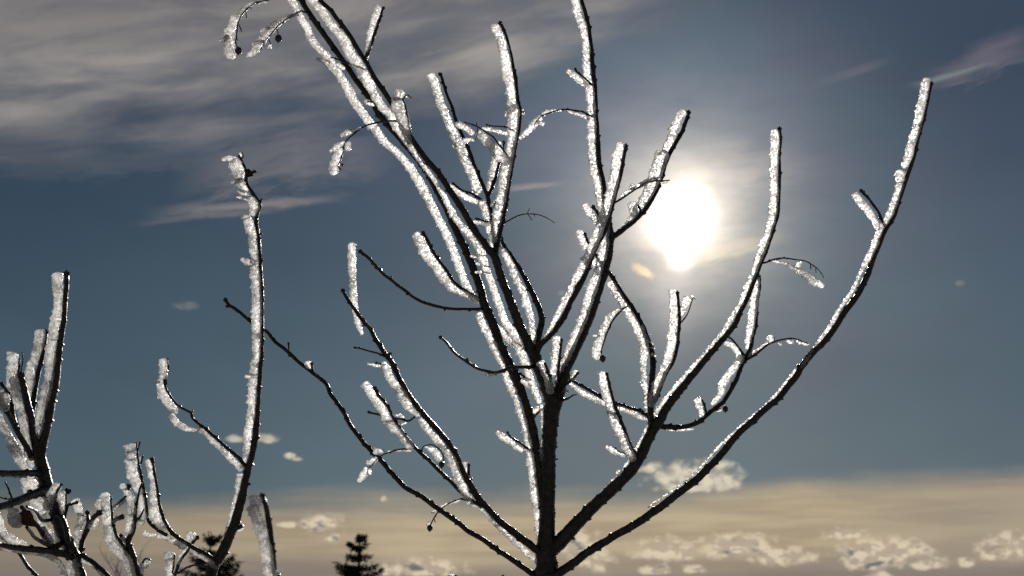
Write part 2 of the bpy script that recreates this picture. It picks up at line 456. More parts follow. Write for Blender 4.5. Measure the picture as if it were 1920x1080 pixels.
def ice_piece(bark, pts, parent, seed, rough=1.0, name='ice_coating'):
    """pts: (x, y, width); rime that has grown away from the stem"""
    r = random.Random(seed)
    P = []
    for (x, y, w_) in pts:
        q = min(bark.S, key=lambda q: (q[0] - x) ** 2 + (q[1] - y) ** 2)
        gap = math.hypot(q[0] - x, q[1] - y)
        if q[3] > 6 and gap < q[3] * 0.5 + w_ * 0.62:
            # lap over the near side of the wood
            k = min(0.22 * w_, 0.25 * q[3]) / max(gap, 1)
            x += (q[0] - x) * k; y += (q[1] - y) * k
            w_ += 0.30 * min(w_, q[3])
            d = q[2] - 0.10 * w_ * 1.6 / F
        else:
            d = q[2] + 0.10 * w_ * 1.6 / F
        P.append((x, y, d, w_))
    # smooth the borrowed depths
    for _ in range(2):
        D = [p[2] for p in P]
        P = [(p[0], p[1], (D[max(i - 1, 0)] + 2 * D[i] + D[min(i + 1, len(P) - 1)]) / 4, p[3]) for i, p in enumerate(P)]
    S0 = catmull(P, 1.5); S = []
    for i, q in enumerate(S0):
        a, b = S0[max(i - 3, 0)], S0[min(i + 3, len(S0) - 1)]
        tl_ = abs(b[1] - a[1]) / (math.hypot(b[0] - a[0], b[1] - a[1]) or 1)
        S.append((q[0], q[1], q[2], q[3] * (0.55 + 0.42 * tl_) * ICE_K[0]))
    n = len(S)
    # blunt rounded ends
    e0, e1 = S[0], S[-1]
    def ext(a, b, k):
        L = math.hypot(a[0] - b[0], a[1] - b[1]) or 1
        return ((a[0] - b[0]) / L * k, (a[1] - b[1]) / L * k)
    if n > 3:
        x0 = ext(S[0], S[2], 1.0); x1 = ext(S[-1], S[-3], 1.0)
        w0_, w1_ = S[0][3], S[-1][3]
        pre = [(e0[0] + x0[0] * w0_ * t, e0[1] + x0[1] * w0_ * t, e0[2], w0_ * q) for t, q in ((0.34, 0.15), (0.26, 0.62), (0.12, 0.9))]
        post = [(e1[0] + x1[0] * w1_ * t, e1[1] + x1[1] * w1_ * t, e1[2], w1_ * q) for t, q in ((0.10, 0.95), (0.2, 0.72), (0.26, 0.2))]
        S = pre + S + post
        n = len(S)
    off = r.uniform(0, 500)
    # growth collars: sudden flares that lean to windward (left in the picture)
    collar = [0.0] * n
    i = r.randint(3, 10)
    while i < n:
        amp = r.uniform(0.10, 0.55) * rough; ln = r.randint(4, 12)
        for j in range(ln):
            if i + j < n: collar[i + j] += amp * (1 - j / ln) ** 1.5
        i += r.randint(7, 24)
    pts3 = S
    lr = []
    for i in range(n):
        j0, j1 = max(i - 2, 0), min(i + 2, n - 1)
        ty = pts3[j1][1] - pts3[j0][1]; tx = pts3[j1][0] - pts3[j0][0]
        # Sd = T x view points to picture-left for a path that runs downward
        lr.append((ty, tx))
    sides = 22 if max(p[2] for p in pts) > 9 else 14
    J = [[r.gauss(0, 1) for _ in range(sides)] for _ in range(n)]
    # windward factor by angle
    def rf(i, k, a):
        ty, tx = lr[i]
        L = math.hypot(ty, tx) or 1
        # screen direction of Sd: perpendicular to the path (x right, y down)
        sx = ty / L * -1.0
        lw = max(0.0, -(math.cos(a) * -sx))  # >0 on the left
        w_ = max(S[i][3], 2)
        m = 1 + 0.16 * noise.noise(Vector((i * 0.10, math.cos(a), off + math.sin(a))))
        m += 0.13 * noise.noise(Vector((i * 0.42, 2 * math.cos(a), off + 2 * math.sin(a)))) * rough
        m += collar[i] * (0.15 + 0.85 * lw)
        m += J[i][k] * 0.55 / (w_ * 0.5)
        return max(m, 0.15)
    mb = MB()
    tube(mb, S, sides, rf, flat=0.9)
    # stray crystals standing off the surface
    for _ in range(int(n * 0.45)):
        i = r.randrange(3, max(4, n - 3)) if n > 8 else 0
        s = S[i]; k = r.randrange(sides)
        b = mb.v[i * sides + k]
        c = at(s[0], s[1], s[2])
        o_ = (b - c)
        if o_.length < 1e-7: continue
        o_.normalize()
        px = s[2] / F
        h = r.uniform(0.8, 2.2) * px; q = r.uniform(0.5, 1.0) * px
        t1 = o_.orthogonal().normalized(); t2 = o_.cross(t1)
        bi = len(mb.v)
        an_ = r.uniform(0, 6.28)
        for jj in range(3):
            aa = an_ + jj * 2.094
            mb.v.append(b - o_ * 0.4 * px + t1 * math.cos(aa) * q + t2 * math.sin(aa) * q)
        mb.v.append(b + o_ * h + t1 * r.uniform(-.6, .6) * px + t2 * r.uniform(-.6, .6) * px)
        mb.f += [(bi, bi + 1, bi + 3), (bi + 1, bi + 2, bi + 3), (bi + 2, bi, bi + 3), (bi + 2, bi + 1, bi)]
    return mb.build(name, M_ICE, parent, smooth=True)

SEED = [100]
ICE_K = [1.0]
BARK_K = [1.0]
def branch(tree, par, pts, w, dz=0.0, ice=(), bud=True, d0=None, name=None, wm=None, budlen=None, knob=1.0, tail=(), seed=None):
    """pts root->tip in picture coordinates at real depth; w = (root, tip) width or a list per point"""
    SEED[0] += 1; seed = seed or SEED[0]
    if d0 is None: d0 = par.depth(*pts[0][:2])
    tot = sum(math.hypot(pts[i + 1][0] - pts[i][0], pts[i + 1][1] - pts[i][1]) for i in range(len(pts) - 1)) or 1
    acc = 0; P = []
    for i, p in enumerate(pts):
        if i: acc += math.hypot(p[0] - pts[i - 1][0], p[1] - pts[i - 1][1])
        t = acc / tot
        if len(p) > 2: ww = p[2]
        elif len(w) == 2: ww = w[0] + (w[1] - w[0]) * t
        else:
            q = t * (len(w) - 1); j = min(int(q), len(w) - 2); ww = w[j] + (w[j + 1] - w[j]) * (q - j)
        P.append((p[0], p[1], d0 + dz * t, ww))
    P = list(tail) + P
    S0 = catmull(P, 1.7)
    S = []
    for i, q in enumerate(S0):
        a, b = S0[max(i - 2, 0)], S0[min(i + 2, len(S0) - 1)]
        tl_ = abs(b[1] - a[1]) / (math.hypot(b[0] - a[0], b[1] - a[1]) or 1)
        S.append((q[0], q[1], q[2], q[3] * (0.76 + 0.10 * tl_) * BARK_K[0]))
    r = random.Random(seed * 7)
    o1, o2 = r.uniform(0, 99), r.uniform(0, 99)
    S = [(s[0] + 0.9 * noise.noise(Vector((i * 0.07, o1, 0))), s[1] + 0.9 * noise.noise(Vector((i * 0.07, o2, 5))), s[2], s[3]) for i, s in enumerate(S)]
    wmax = max(s[3] for s in S)
    nm = name or ('branch' if wmax >= 6.5 else 'twig')
    ob = bark_tube(S, seed, knob).build(nm, M_BARK, tree)
    B = Br(ob, S)
    if bud:
        a, b = S[-3], S[-1]
        L = math.hypot(b[0] - a[0], b[1] - a[1]) or 1
        bl = budlen or max(6, 1.5 * b[3])
        bud_mesh((b[0] - (b[0] - a[0]) / L * 2, b[1] - (b[1] - a[1]) / L * 2), (b[0] + (b[0] - a[0]) / L * bl * 0.7, b[1] + (b[1] - a[1]) / L * bl * 0.7), b[3] * 0.95, b[2]).build('bud', M_BUD, ob)
    for k, ip in enumerate(ice):
        ice_piece(B, ip, ob, seed * 31 + k)
    return B
def berry(B, x, y, r_, tree):
    d = B.depth(x, y); c = at(x, y, d); mb = MB(); rr = r_ * d / F
    rg = random.Random(int(x * y)); nu, nv = 12, 9
    for j in range(nv + 1):
        th = math.pi * j / nv
        for i in range(nu):
            ph = 2 * math.pi * i / nu
            v = Vector((math.sin(th) * math.cos(ph), math.sin(th) * math.sin(ph), 1.12 * math.cos(th)))
            v *= 1 + 0.10 * noise.noise(v * 3 + Vector((x, y, 0)))
            mb.v.append(c + v * rr)
    for j in range(nv):
        for i in range(nu):
            i2 = (i + 1) % nu
            mb.f.append((j * nu + i, (j + 1) * nu + i, (j + 1) * nu + i2, j * nu + i2))
    # dried calyx tip
    k = len(mb.v)
    mb.v += [c + Vector((-.3, 0, -1.0)) * rr, c + Vector((.3, 0, -1.0)) * rr, c + Vector((0, .3, -1.0)) * rr, c + Vector((0, 0, -1.5)) * rr]
    mb.f += [(k, k + 1, k + 3), (k + 1, k + 2, k + 3), (k + 2, k, k + 3)]
    return mb.build('berry', M_BERRY, B.ob)
def leaf(B, outline, bulge=0.5):
    """a curled dead leaf: an outline with thickness and a cupped middle"""
    cx = sum(p[0] for p in outline) / len(outline); cy = sum(p[1] for p in outline) / len(outline)
    d = B.depth(cx, cy); mb = MB(); px = d / F
    n = len(outline)
    for sgn in (0, 1):
        th = 0.0005 * (1 if sgn else -1)
        mb.v.append(at(cx, cy, d + bulge * 8 * px + th))
        for rr in (0.55, 1.0):
            for k, (x, y) in enumerate(outline):
                z = (1 - rr * rr) * bulge * 8 * px + 1.6 * px * math.sin(k * 2.4) * rr
                mb.v.append(at(cx + (x - cx) * rr, cy + (y - cy) * rr, d + z + th))
    m = 1 + 2 * n
    for s in (0, 1):
        b = s * m
        for k in range(n):
            k2 = (k + 1) % n
            mb.f.append((b, b + 1 + k, b + 1 + k2)); mb.f.append((b + 1 + k, b + 1 + n + k, b + 1 + n + k2, b + 1 + k2))
    for k in range(n):
        k2 = (k + 1) % n
        mb.f.append((1 + n + k, m + 1 + n + k, m + 1 + n + k2, 1 + n + k2))
    return mb.build('leaf', M_LEAF, B.ob)

# ------------------------------------------------------------------ ground: old snow to the horizon
def ground():
    m, t, o = new_mat('crusted_snow'); V.nt = t
    p = t.nodes.new('ShaderNodeBsdfPrincipled'); tc = t.nodes.new('ShaderNodeTexCoord')
    n = t.nodes.new('ShaderNodeTexNoise'); n.inputs['Scale'].default_value = 0.35; n.inputs['Detail'].default_value = 9
    t.links.new(tc.outputs['Object'], n.inputs['Vector'])
    t.links.new(mixc(sstep(V(n.outputs['Fac']), 0.42, 0.62), (0.16, 0.14, 0.09), (0.62, 0.64, 0.68)), p.inputs['Base Color'])
    b = t.nodes.new('ShaderNodeBump'); b.inputs['Strength'].default_value = 0.5; b.inputs['Distance'].default_value = 0.05
    t.links.new(n.outputs['Fac'], b.inputs['Height']); t.links.new(b.outputs[0], p.inputs['Normal'])
    p.inputs['Roughness'].default_value = 0.6; t.links.new(p.outputs[0], o.inputs[0])
    mb = MB()
    rings = [0, .5, 1, 2, 3, 5, 8, 12, 18, 27, 40, 60, 90, 140, 220, 400, 800, 1800, 4000]; na = 64
    for r_ in rings:
        for k in range(na):
            a = 2 * math.pi * k / na
            x, y = r_ * math.cos(a), r_ * math.sin(a)
            z = 0.06 * noise.noise(Vector((x * 0.4, y * 0.4, 0))) * (1 if r_ > 0 else 0) + min(r_, 60) / 60 * 0.35 * noise.noise(Vector((x * 0.05, y * 0.05, 3)))
            mb.v.append((x, y, z - 0.03))
    for i in range(len(rings) - 1):
        for k in range(na):
            k2 = (k + 1) % na
            mb.f.append((i * na + k, (i + 1) * na + k, (i + 1) * na + k2, i * na + k2))
    g = mb.build('ground', m); g['kind'] = 'structure'
ground()

def to_ground(px, py, d, w_, gx=0.0, gd=0.0):
    """points (picture space) that carry a stem from the ground up to a picture point"""
    top = at(px, py, d)
    res = []
    for t in (0.0, .1, .2, .3, .4, .5, .6, .7, .78, .85, .90, .94, .97):
        q = Vector((top.x + gx * (1 - t), top.y + gd * (1 - t) + (0.02 * math.sin(t * 5)), -0.05 + (top.z + 0.05) * t))
        v = q - EYE
        dd = v.dot(FWD)
        res.append((960 + v.dot(RT) / dd * F, 540 - v.dot(UP) / dd * F, dd, w_ * (1.25 - 0.25 * t) * d / max(dd, .2)))
    return res
# ------------------------------------------------------------------ main young tree
D0 = 1.60
A = thing('young_tree', 'ice-coated leafless young tree spreading its many branches through the middle, in front of the sun', 'tree', (0.04, 1.55, 0.0))
T = branch(A, None, [(1025,1080),(1025,1000),(1028,900),(1030,830),(1034,780),(1040,745)], [50,39,31,32,33,38], d0=D0, bud=False, name='trunk',
    tail=to_ground(1024,1080,D0,40), knob=0.5, ice=[
    [(1015,760,8),(1018,790,9),(1019,822,10),(1017,844,13),(1018,872,8),(1020,900,4)]])
LL = branch(A, T, [(1022,960),(1012,890),(1004,840),(994,790),(982,750),(969,712),(955,684),(936,642),(925,609),(908,570),(900,539),(886,500),(867,456),(850,422),(836,389),(817,353),(797,317),(772,286),(747,256),(714,219),(695,188),(676,161),(659,137),(642,113),(613,72),(601,55),(586,34),(565,0),(545,-40)],
    [24,23,21,17,14,13,12,12], dz=0.06, bud=False, ice=[
    [(1016,1075,11),(1015,1058,12),(1013,1016,12),(1009,988,13),(1003,947,13),(999,913,14),(995,877,14),(991,844,15),(987,816,14),(977,780,14),(968,750,14),(958,730,14),(949,710,13),(944,692,13),(925,650,15),(908,614,14),(897,589,13)],
    [(894,566,9),(883,550,12),(869,523,15),(858,492,15),(847,462,15),(836,437,15),(826,418,16),(805,378,17),(794,355,18),(778,328,17),(764,308,17),(744,286,16),(722,267,16),(705,244,17),(689,225,18),(675,205,18),(663,188,18),(654,170,18),(642,149,18),(627,128,18),(613,106,17),(596,89,15),(584,72,16),(574,50,15),(562,29,15),(547,0,14),(530,-35,13)]])
RL = branch(A, T, [(1040,765),(1024,722),(1005,675),(985,635),(970,600),(955,560),(940,520),(928,483),(914,464),(892,436),(867,392),(850,367),(822,325),(794,292),(764,247),(738,200),(724,178),(704,149),(692,128),(680,108),(668,87),(651,60),(632,36),(620,19),(601,0),(575,-40)],
    [34,25,19,17,15,13,12,11,10,9], dz=-0.08, bud=False, ice=[
    [(1011,754,11),(1003,732,12),(992,704,15),(983,677,16),(972,652,16),(961,627,16),(947,604,15),(938,578,14),(928,550,14),(919,525,14),(908,495,16),(894,464,16),(878,442,14),(862,420,14),(850,402,13),(839,381,11),(828,360,10),(811,333,8),(783,297,8),(768,275,10),(756,258,12),(739,232,14),(733,217,16),(721,205,18),(709,188,18),(697,168,18),(688,154,19),(678,135,19),(668,118,22),(656,101,20),(644,77,18),(627,53,17),(613,34,16),(598,17,16),(584,0,16),(560,-35,15)]])
# stem standing off the right leader, with its arching twigs
Cb = branch(A, RL, [(928,490),(930,470),(937,436),(946,394),(950,367),(957,325),(964,283),(972,242),(975,208),(972,195),(969,172),(965,139),(959,111),(952,78),(944,55),(938,44)], (12,7), dz=0.06, budlen=8, ice=[
    [(922,461,10),(925,439,14),(931,406,16),(939,367,17),(946,325,17),(953,292,16),(958,264,16),(961,228,19),(961,211,23),(958,189,15),(956,167,16),(949,133,18),(944,97,18),(936,69,17),(930,53,18),(929,48,15)],
    [(948,217,6),(958,206,16),(968,198,9)]])
Db = branch(A, RL, [(930,470),(926,440),(922,409),(918,389),(914,368),(904,344),(890,312),(880,284),(866,252),(854,223),(847,199),(836,172),(829,147),(825,140)], (10,6), dz=0.14, ice=[
    [(808,140,14),(816,158,16),(822,180,15),(833,211,16),(847,242,16),(863,278,17),(871,300,16),(883,325,17),(892,349,18),(896,360,12)],
    [(903,378,13),(909,397,14),(914,414,12),(916,436,8)]])
branch(A, Db, [(907,377),(885,363),(866,357),(850,345)], (6,5), dz=0.02, budlen=6, ice=[[(894,379,12),(873,370,15),(856,358,14),(841,347,9)],[(896,364,7),(886,359,8)]])
branch(A, Db, [(921,416),(907,414),(893,410)], (5,4), dz=-0.01, budlen=5, ice=[[(916,421,10),(902,418,11),(887,416,9)]])
branch(A, Db, [(914,370),(924,348),(933,317),(940,290),(944,268)], (8,6), dz=0.05, ice=[[(917,357,9),(920,334,13),(926,310,14),(932,290,13),(937,268,14)]])
branch(A, Db, [(921,392),(927,384),(929,378)], (5,3), dz=-0.02, bud=False, ice=[[(922,386,8),(928,379,7)]])
tw = branch(A, Cb, [(957,298),(940,276),(924,257),(904,243),(888,234),(872,230)], (4,3), dz=-0.05, budlen=4, ice=[
    [(952,305,17),(938,292,23),(924,275,22),(909,260,20),(897,250,19)],[(886,250,13),(876,242,14),(863,235,16),(855,233,12)],
    [(849,275,7),(858,270,11),(866,267,14),(880,262,12),(888,263,8)]])
branch(A, tw, [(896,238),(894,252),(891,262)], (2.2,1.6), bud=False)
branch(A, tw, [(893,236),(894,230)], (2.2,2.2), bud=False)
branch(A, Cb, [(965,246),(953,240),(938,237),(921,236),(913,234)], (4,3), dz=0.04, budlen=4, ice=[[(950,251,11),(933,246,11),(916,242,11),(904,241,8)]])
branch(A, Cb, [(974,208),(980,209),(985,212)], (3,2), bud=False, ice=[[(976,205,3),(981,207,3)],[(978,213,3),(984,214,4)]])
tw = branch(A, Cb, [(944,419),(960,410),(976,403),(991,401),(1008,402),(1024,408),(1040,418)], (4,1.6), dz=-0.08, bud=False)
branch(A, tw, [(988,402),(993,390)], (1.8,1.4), bud=False)
branch(A, tw, [(990,402),(998,413)], (1.8,1.6), bud=False)
branch(A, tw, [(1002,402),(1003,406)], (1.6,1.6), bud=False)
# twigs on the two crossing leaders, top left
branch(A, RL, [(684,114),(688,104),(692,94),(702,65),(709,46),(716,22),(719,15)], (9,5), dz=-0.03, ice=[[(686,96,5),(690,82,9),(695,60,10),(700,39,12),(707,24,13),(712,14,14)]])
branch(A, RL, [(687,131),(656,120),(632,111),(620,107)], (5,3), dz=0.03, bud=False, ice=[[(644,128,10),(632,120,10)],[(617,119,10),(605,114,10),(594,111,8)]])
tw = branch(A, RL, [(752,226),(728,227),(707,230),(683,237),(661,253),(647,267),(643,285),(640,297),(634,311),(639,318)], (5,2.5), dz=-0.06, bud=False, ice=[
    [(676,240,7),(663,245,9),(650,250,14),(640,255,9)],[(655,268,8),(651,276,12),(656,280,8)],[(646,267,8),(634,273,12),(624,281,11),(618,284,6)],
    [(640,280,10),(632,292,14),(628,306,16),(625,318,19),(627,325,14)]])
berry(tw, 642, 309, 2.6, A)
E = branch(A, RL, [(775,264),(769,248),(767,232),(764,215),(761,200),(755,186)], (5,3.2), dz=-0.06, bud=False, ice=[
    [(768,268,10),(764,256,13),(760,240,19),(754,217,23),(746,196,25),(745,188,18)],[(742,186,12),(748,177,22),(756,174,20)],[(760,180,6),(768,183,5),(772,182,3)]])
branch(A, E, [(756,186),(763,178),(768,180)], (3,2), bud=False)
branch(A, RL, [(705,200),(700,192),(688,190)], (4,4), bud=False, ice=[[(700,196,12),(690,192,14),(684,190,11)]])
Fb = branch(A, LL, [(560,-12),(530,-14),(503,0),(483,4),(467,14),(456,25),(447,42),(444,61),(442,81),(446,89)], (5,2.5), dz=-0.10, bud=False, ice=[
    [(500,4,6),(485,5,8),(472,7,10),(456,19,12),(444,31,16),(435,47,16),(431,64,17),(431,83,20),(432,100,21),(433,108,15)],[(428,70,12),(420,75,10),(412,76,7)]])
berry(Fb, 447, 95, 6.8, A)
branch(A, Fb, [(461,22),(462,34)], (2,2.4), bud=False); branch(A, Fb, [(448,46),(453,60)], (2,2.2), bud=False); branch(A, Fb, [(470,13),(471,19)], (2,2.6), bud=False); branch(A, Fb, [(443,70),(447,77)], (2,2.4), bud=False)
Gb = branch(A, LL, [(581,28),(567,21),(556,25),(539,35),(525,46),(511,61),(500,74),(494,86),(483,100)], (4.5,2), dz=-0.12, bud=False, ice=[
    [(562,26,8),(550,29,9),(536,34,10),(519,42,10),(510,50,13),(503,60,13),(494,68,12)],[(494,70,12),(486,80,13),(480,92,12),(471,101,12),(463,107,8)],[(488,59,7),(496,56,10),(504,53,9)],[(498,78,10),(484,80,13),(473,83,8)]])
g2 = branch(A, Gb, [(518,50),(521,58),(521,66)], (2.2,2), bud=False); berry(g2, 522, 72, 6.8, A)
branch(A, Gb, [(503,72),(508,84)], (2,2), bud=False, ice=[[(506,84,4),(505,90,9)]])
# left side of the tree
Hb = branch(A, LL, [(903,566),(894,559),(867,542),(850,528),(839,509),(822,487),(808,464),(800,446),(794,437)], (9,6), dz=-0.05, ice=[
    [(893,565,13),(872,553,13),(850,542,16),(833,525,20),(819,500,20),(800,478,20),(789,456,20),(779,440,18)]])
Ib = branch(A, LL, [(910,579),(872,580),(839,578),(806,571),(778,559),(756,542),(733,525),(711,506),(692,484),(676,472)], (8,7), dz=-0.14, ice=[
    [(668,459,5),(660,458,10),(660,470,14),(660,492,15),(661,515,13),(662,531,12),(664,564,12),(668,592,11),(674,614,9),(679,627,6)]])
branch(A, Ib, [(736,527),(733,516)], (4,3), bud=False)
Jb = branch(A, T, [(1022,1046),(1008,1033),(986,1016),(958,994),(930,972),(913,952),(894,930),(880,905),(875,900),(864,878),(856,856),(842,834),(825,812),(800,784),(781,762),(764,737),(747,706),(733,678),(725,667),(706,639),(694,617),(678,598),(656,567),(643,546)],
    [19,16,15,14,13,12,9,7], dz=-0.18, ice=[
    [(1015,1062,8),(999,1047,10),(980,1030,10),(952,1005,11),(930,983,11),(916,969,11),(897,952,10),(882,942,14),(869,919,16),(855,888,16),(847,866,15),(836,847,14),(822,830,14),(805,811,14),(789,788,13)],
    [(783,779,10),(770,768,12),(758,753,18),(747,731,17),(733,712,15),(725,692,14),(719,680,10)]])
branch(A, Jb, [(722,669),(706,662),(681,655),(666,652)], (5,4), dz=-0.04)
branch(A, Jb, [(727,670),(732,663)], (5,5), bud=True, budlen=5)
branch(A, Jb, [(722,684),(712,682),(706,680)], (4,4), dz=0.02, budlen=5, ice=[[(720,683,8),(706,686,9),(697,684,7),(689,682,5)]])
branch(A, Jb, [(779,781),(766,789),(752,786),(739,784),(711,778),(692,773)], (5,5), dz=0.06, ice=[[(756,783,8),(748,779,12),(742,779,8)],[(761,793,5),(753,796,6)]])
branch(A, Jb, [(882,905),(879,890),(878,874)], (8,6), dz=0.02, budlen=8, ice=[[(875,890,6),(873,877,8),(872,868,9)]])
branch(A, Jb, [(880,903),(886,897)], (4,3), bud=False)
Kb = branch(A, Jb, [(903,951),(899,947),(880,936),(858,916),(841,899),(814,873),(800,859),(778,839),(756,812),(739,787),(728,764),(711,742),(703,729)], (10,7), dz=-0.07, ice=[
    [(771,842,9),(764,834,14),(750,815,16),(738,803,17),(728,792,18),(717,770,16),(703,751,17),(692,731,18),(684,720,17)]])
tw = branch(A, Kb, [(776,841),(753,842),(731,848),(717,853),(706,862),(697,872),(689,880)], (4,2.5), dz=-0.03, bud=False, ice=[
    [(770,845,7),(755,845,5),(739,846,6),(728,848,7)],[(716,847,10),(708,845,13),(703,850,10)],[(706,860,10),(697,866,16),(688,868,10)],[(686,879,9),(682,890,15),(672,902,9)],[(692,880,7),(692,888,10)]])
branch(A, tw, [(722,848),(717,842)], (2,1.6), bud=False); branch(A, tw, [(689,880),(690,890)], (2,1.6), bud=False)
tw = branch(A, Kb, [(798,858),(791,849),(793,839),(800,835),(810,834),(820,839),(829,849),(832,860),(829,867)], (3,2.5), dz=-0.02, bud=False, ice=[
    [(797,838,5),(808,843,12),(818,851,16),(824,862,13)]]); berry(tw, 828, 871, 5.6, A)
tw = branch(A, Jb, [(878,940),(866,935),(847,941),(830,952),(819,963),(811,977),(807,985)], (4,2.6), dz=-0.03, bud=False, ice=[
    [(862,937,7),(852,941,9),(842,944,8)],[(838,946,8),(828,951,8)],[(816,958,6),(810,960,5)],[(806,979,6),(802,985,6)]]); berry(tw, 806, 990, 5.6, A)
branch(A, tw, [(813,970),(816,980)], (2,2), bud=False); branch(A, tw, [(815,962),(808,961)], (2,2), bud=False)
Lb = branch(A, T, [(1022,1094),(999,1077),(969,1055),(936,1033),(908,1013),(880,997),(847,972),(819,952),(791,931),(763,916),(744,898),(725,876),(703,853),(683,831),(661,803),(647,777),(630,752),(619,738),(611,719),(586,699),(558,677),(538,658),(516,641),(497,619),(472,605),(447,583),(430,572),(423,563)],
    [14,12,12,11,10,9,8,7], dz=0.16)
branch(A, Lb, [(586,698),(584,682)], (5,5), ice=[[(581,690,6),(578,685,11),(577,680,14)]], budlen=6)
branch(A, Lb, [(542,656),(541,645)], (4,3.5), budlen=7)
branch(A, Lb, [(434,575),(427,574)], (5,5), budlen=8)
Mb = branch(A, RL, [(1006,686),(989,688),(961,689),(931,698),(908,695),(892,689),(872,676),(853,662),(836,642),(826,633)], (9,6), dz=-0.16, ice=[
    [(930,703,7),(918,703,9),(910,703,5)]])
branch(A, RL, [(995,712),(986,707),(967,696)], (5,4), dz=0.02, bud=False, ice=[[(994,725,10),(987,720,11),(977,714,7)]])
branch(A, Mb, [(880,681),(876,674)], (4,4), budlen=5); branch(A, Mb, [(856,664),(852,660)], (5,5), budlen=6)
branch(A, LL, [(996,846),(980,834),(958,819),(952,811)], (6,4), dz=-0.03, ice=[[(979,845,11),(967,838,12),(955,828,14),(941,818,14),(932,810,9)]])
branch(A, RL, [(1024,760),(1009,774),(1001,784)], (5,3), dz=0.02, bud=False, ice=[[(1008,765,10),(1002,772,11),(998,778,9)]])
for p in ([(900,478),(890,482),(882,480)], [(905,498),(897,495),(892,494)], [(906,511),(898,510),(891,511)]):
    branch(A, RL, [(p[0][0]+14, p[0][1]+2),(p[0][0]+2, p[0][1])], (4,3), bud=False, ice=[[(p[0][0],p[0][1],8),(p[1][0],p[1][1],8),(p[2][0],p[2][1],5)]])
branch(A, RL, [(978,648),(960,632),(950,618)], (6,4), dz=0.04, budlen=6, ice=[[(966,650,10),(956,640,12),(947,630,14),(938,618,12),(934,614,7)]])
# behind the leaders: a curved branch and the pair that leans right
Ob = branch(A, RL, [(1005,680),(1005,655),(1009,635),(1014,615),(1016,600),(1011,578),(997,548),(983,520),(967,492),(947,464),(940,448)], [14,15,13,11,9,7], dz=0.05, ice=[
    [(999,655,10),(997,635,14),(997,616,13),(996,600,14),(989,575,15),(981,548,13),(967,520,13),(953,492,13),(943,470,10)]])
Pb = branch(A, RL, [(1005,672),(1010,652),(1025,635),(1047,610),(1061,588),(1069,566),(1078,553),(1097,514),(1117,464),(1136,428),(1147,389),(1153,364),(1164,326),(1169,298),(1173,275)], [14,13,13,12,12,11,10,9,8], dz=-0.08, ice=[
    [(1020,633,5),(1033,612,8),(1046,588,10),(1058,563,12),(1072,537,12),(1089,501,15),(1106,470,16),(1119,437,17),(1131,403,17),(1142,370,17),(1149,340,17),(1153,312,16),(1158,284,16),(1163,270,17)]])
branch(A, Pb, [(1032,630),(1044,622),(1047,612)], (5,4), budlen=6)
QR = branch(A, T, [(1042,760),(1050,730),(1058,699),(1072,671),(1086,641),(1100,607),(1108,588),(1119,556),(1133,514),(1142,476),(1144,445),(1141,418),(1137,392),(1133,370),(1131,348),(1124,314),(1121,276),(1119,250),(1118,228),(1117,208),(1115,167),(1112,133),(1109,97),(1104,56),(1097,22),(1090,0),(1084,-30)],
    [28,21,20,18,15,12,11,10,9,8], dz=0.08, bud=False, ice=[
    [(1042,724,10),(1053,691,14),(1067,652,16),(1081,621,16),(1094,588,16),(1099,568,17),(1108,539,18),(1119,509,15),(1128,476,15),(1134,445,12),(1136,425,10)],
    [(1131,412,9),(1127,390,14),(1122,370,13),(1117,339,13),(1113,320,14),(1110,303,14),(1108,270,13),(1108,231,14),(1107,198,14),(1103,164,14),(1100,137,13),(1098,110,13),(1097,81,13),(1091,50,14),(1083,25,15),(1077,3,16),(1072,-25,15)]])
branch(A, QR, [(1114,164),(1097,147),(1083,136),(1079,130)], (5,4), dz=-0.02, ice=[[(1099,160,12),(1086,150,14),(1073,139,13),(1065,132,12)]])
branch(A, QR, [(1117,222),(1112,219),(1094,211),(1072,206),(1052,206),(1036,210),(1019,217),(1008,225),(1002,234)], (5,2.5), dz=-0.07, bud=False, ice=[
    [(1103,224,9),(1095,218,9),(1080,213,8),(1066,209,7)],[(1052,207,6),(1038,208,8),(1025,211,9),(1018,216,9)],[(1014,221,10),(1005,229,14),(995,241,14),(984,251,11),(975,259,8)],[(1008,228,8),(1016,232,12),(1021,231,7)]])
branch(A, Pb, [(1132,425),(1121,401),(1113,388)], (7,6), dz=0.03, ice=[[(1121,418,13),(1113,408,14),(1103,394,14),(1096,384,11)]])
Ub = branch(A, T, [(1034,1030),(1055,1011),(1091,972),(1119,944),(1152,913),(1183,883),(1202,852),(1216,822),(1228,801),(1239,786),(1250,764),(1278,728),(1306,694),(1336,658),(1358,633),(1378,608),(1389,583),(1406,547),(1419,511),(1433,478),(1444,447),(1453,420),(1458,400),(1461,348),(1461,293),(1463,262),(1462,243)],
    [37,29,27,25,23,17,15,12,11,10,9,8,7], dz=-0.12, ice=[
    [(1100,950,2.9),(1130,920,3.6),(1163,885,4.3),(1180,862,5.0),(1196,835,5.0),(1212,803,5.8),(1224,782,7.2),(1233,768,7.9),(1256,737,6.5),(1278,710,7.2),(1306,679,7.2),(1333,648,7.9),(1353,624,7.9),(1369,600,8.6),(1386,572,8.6),(1400,536,8.6),(1414,506,9.4),(1425,472,13.3),(1439,436,13.3),(1446,408,13.3),(1450,375,14.2),(1450,345,14.2),(1450,311,14.2),(1452,274,15.2),(1452,246,14.2)],
    [(1162,883,8),(1158,888,11)]])
Vb = branch(A, Ub, [(1198,868),(1189,849),(1178,827),(1167,796),(1153,760),(1144,727),(1138,702)], (10,5), dz=-0.07, ice=[
    [(1185,862,12),(1175,841,14),(1164,818,15),(1150,788,15),(1142,757,15),(1133,727,15),(1129,700,15)]])
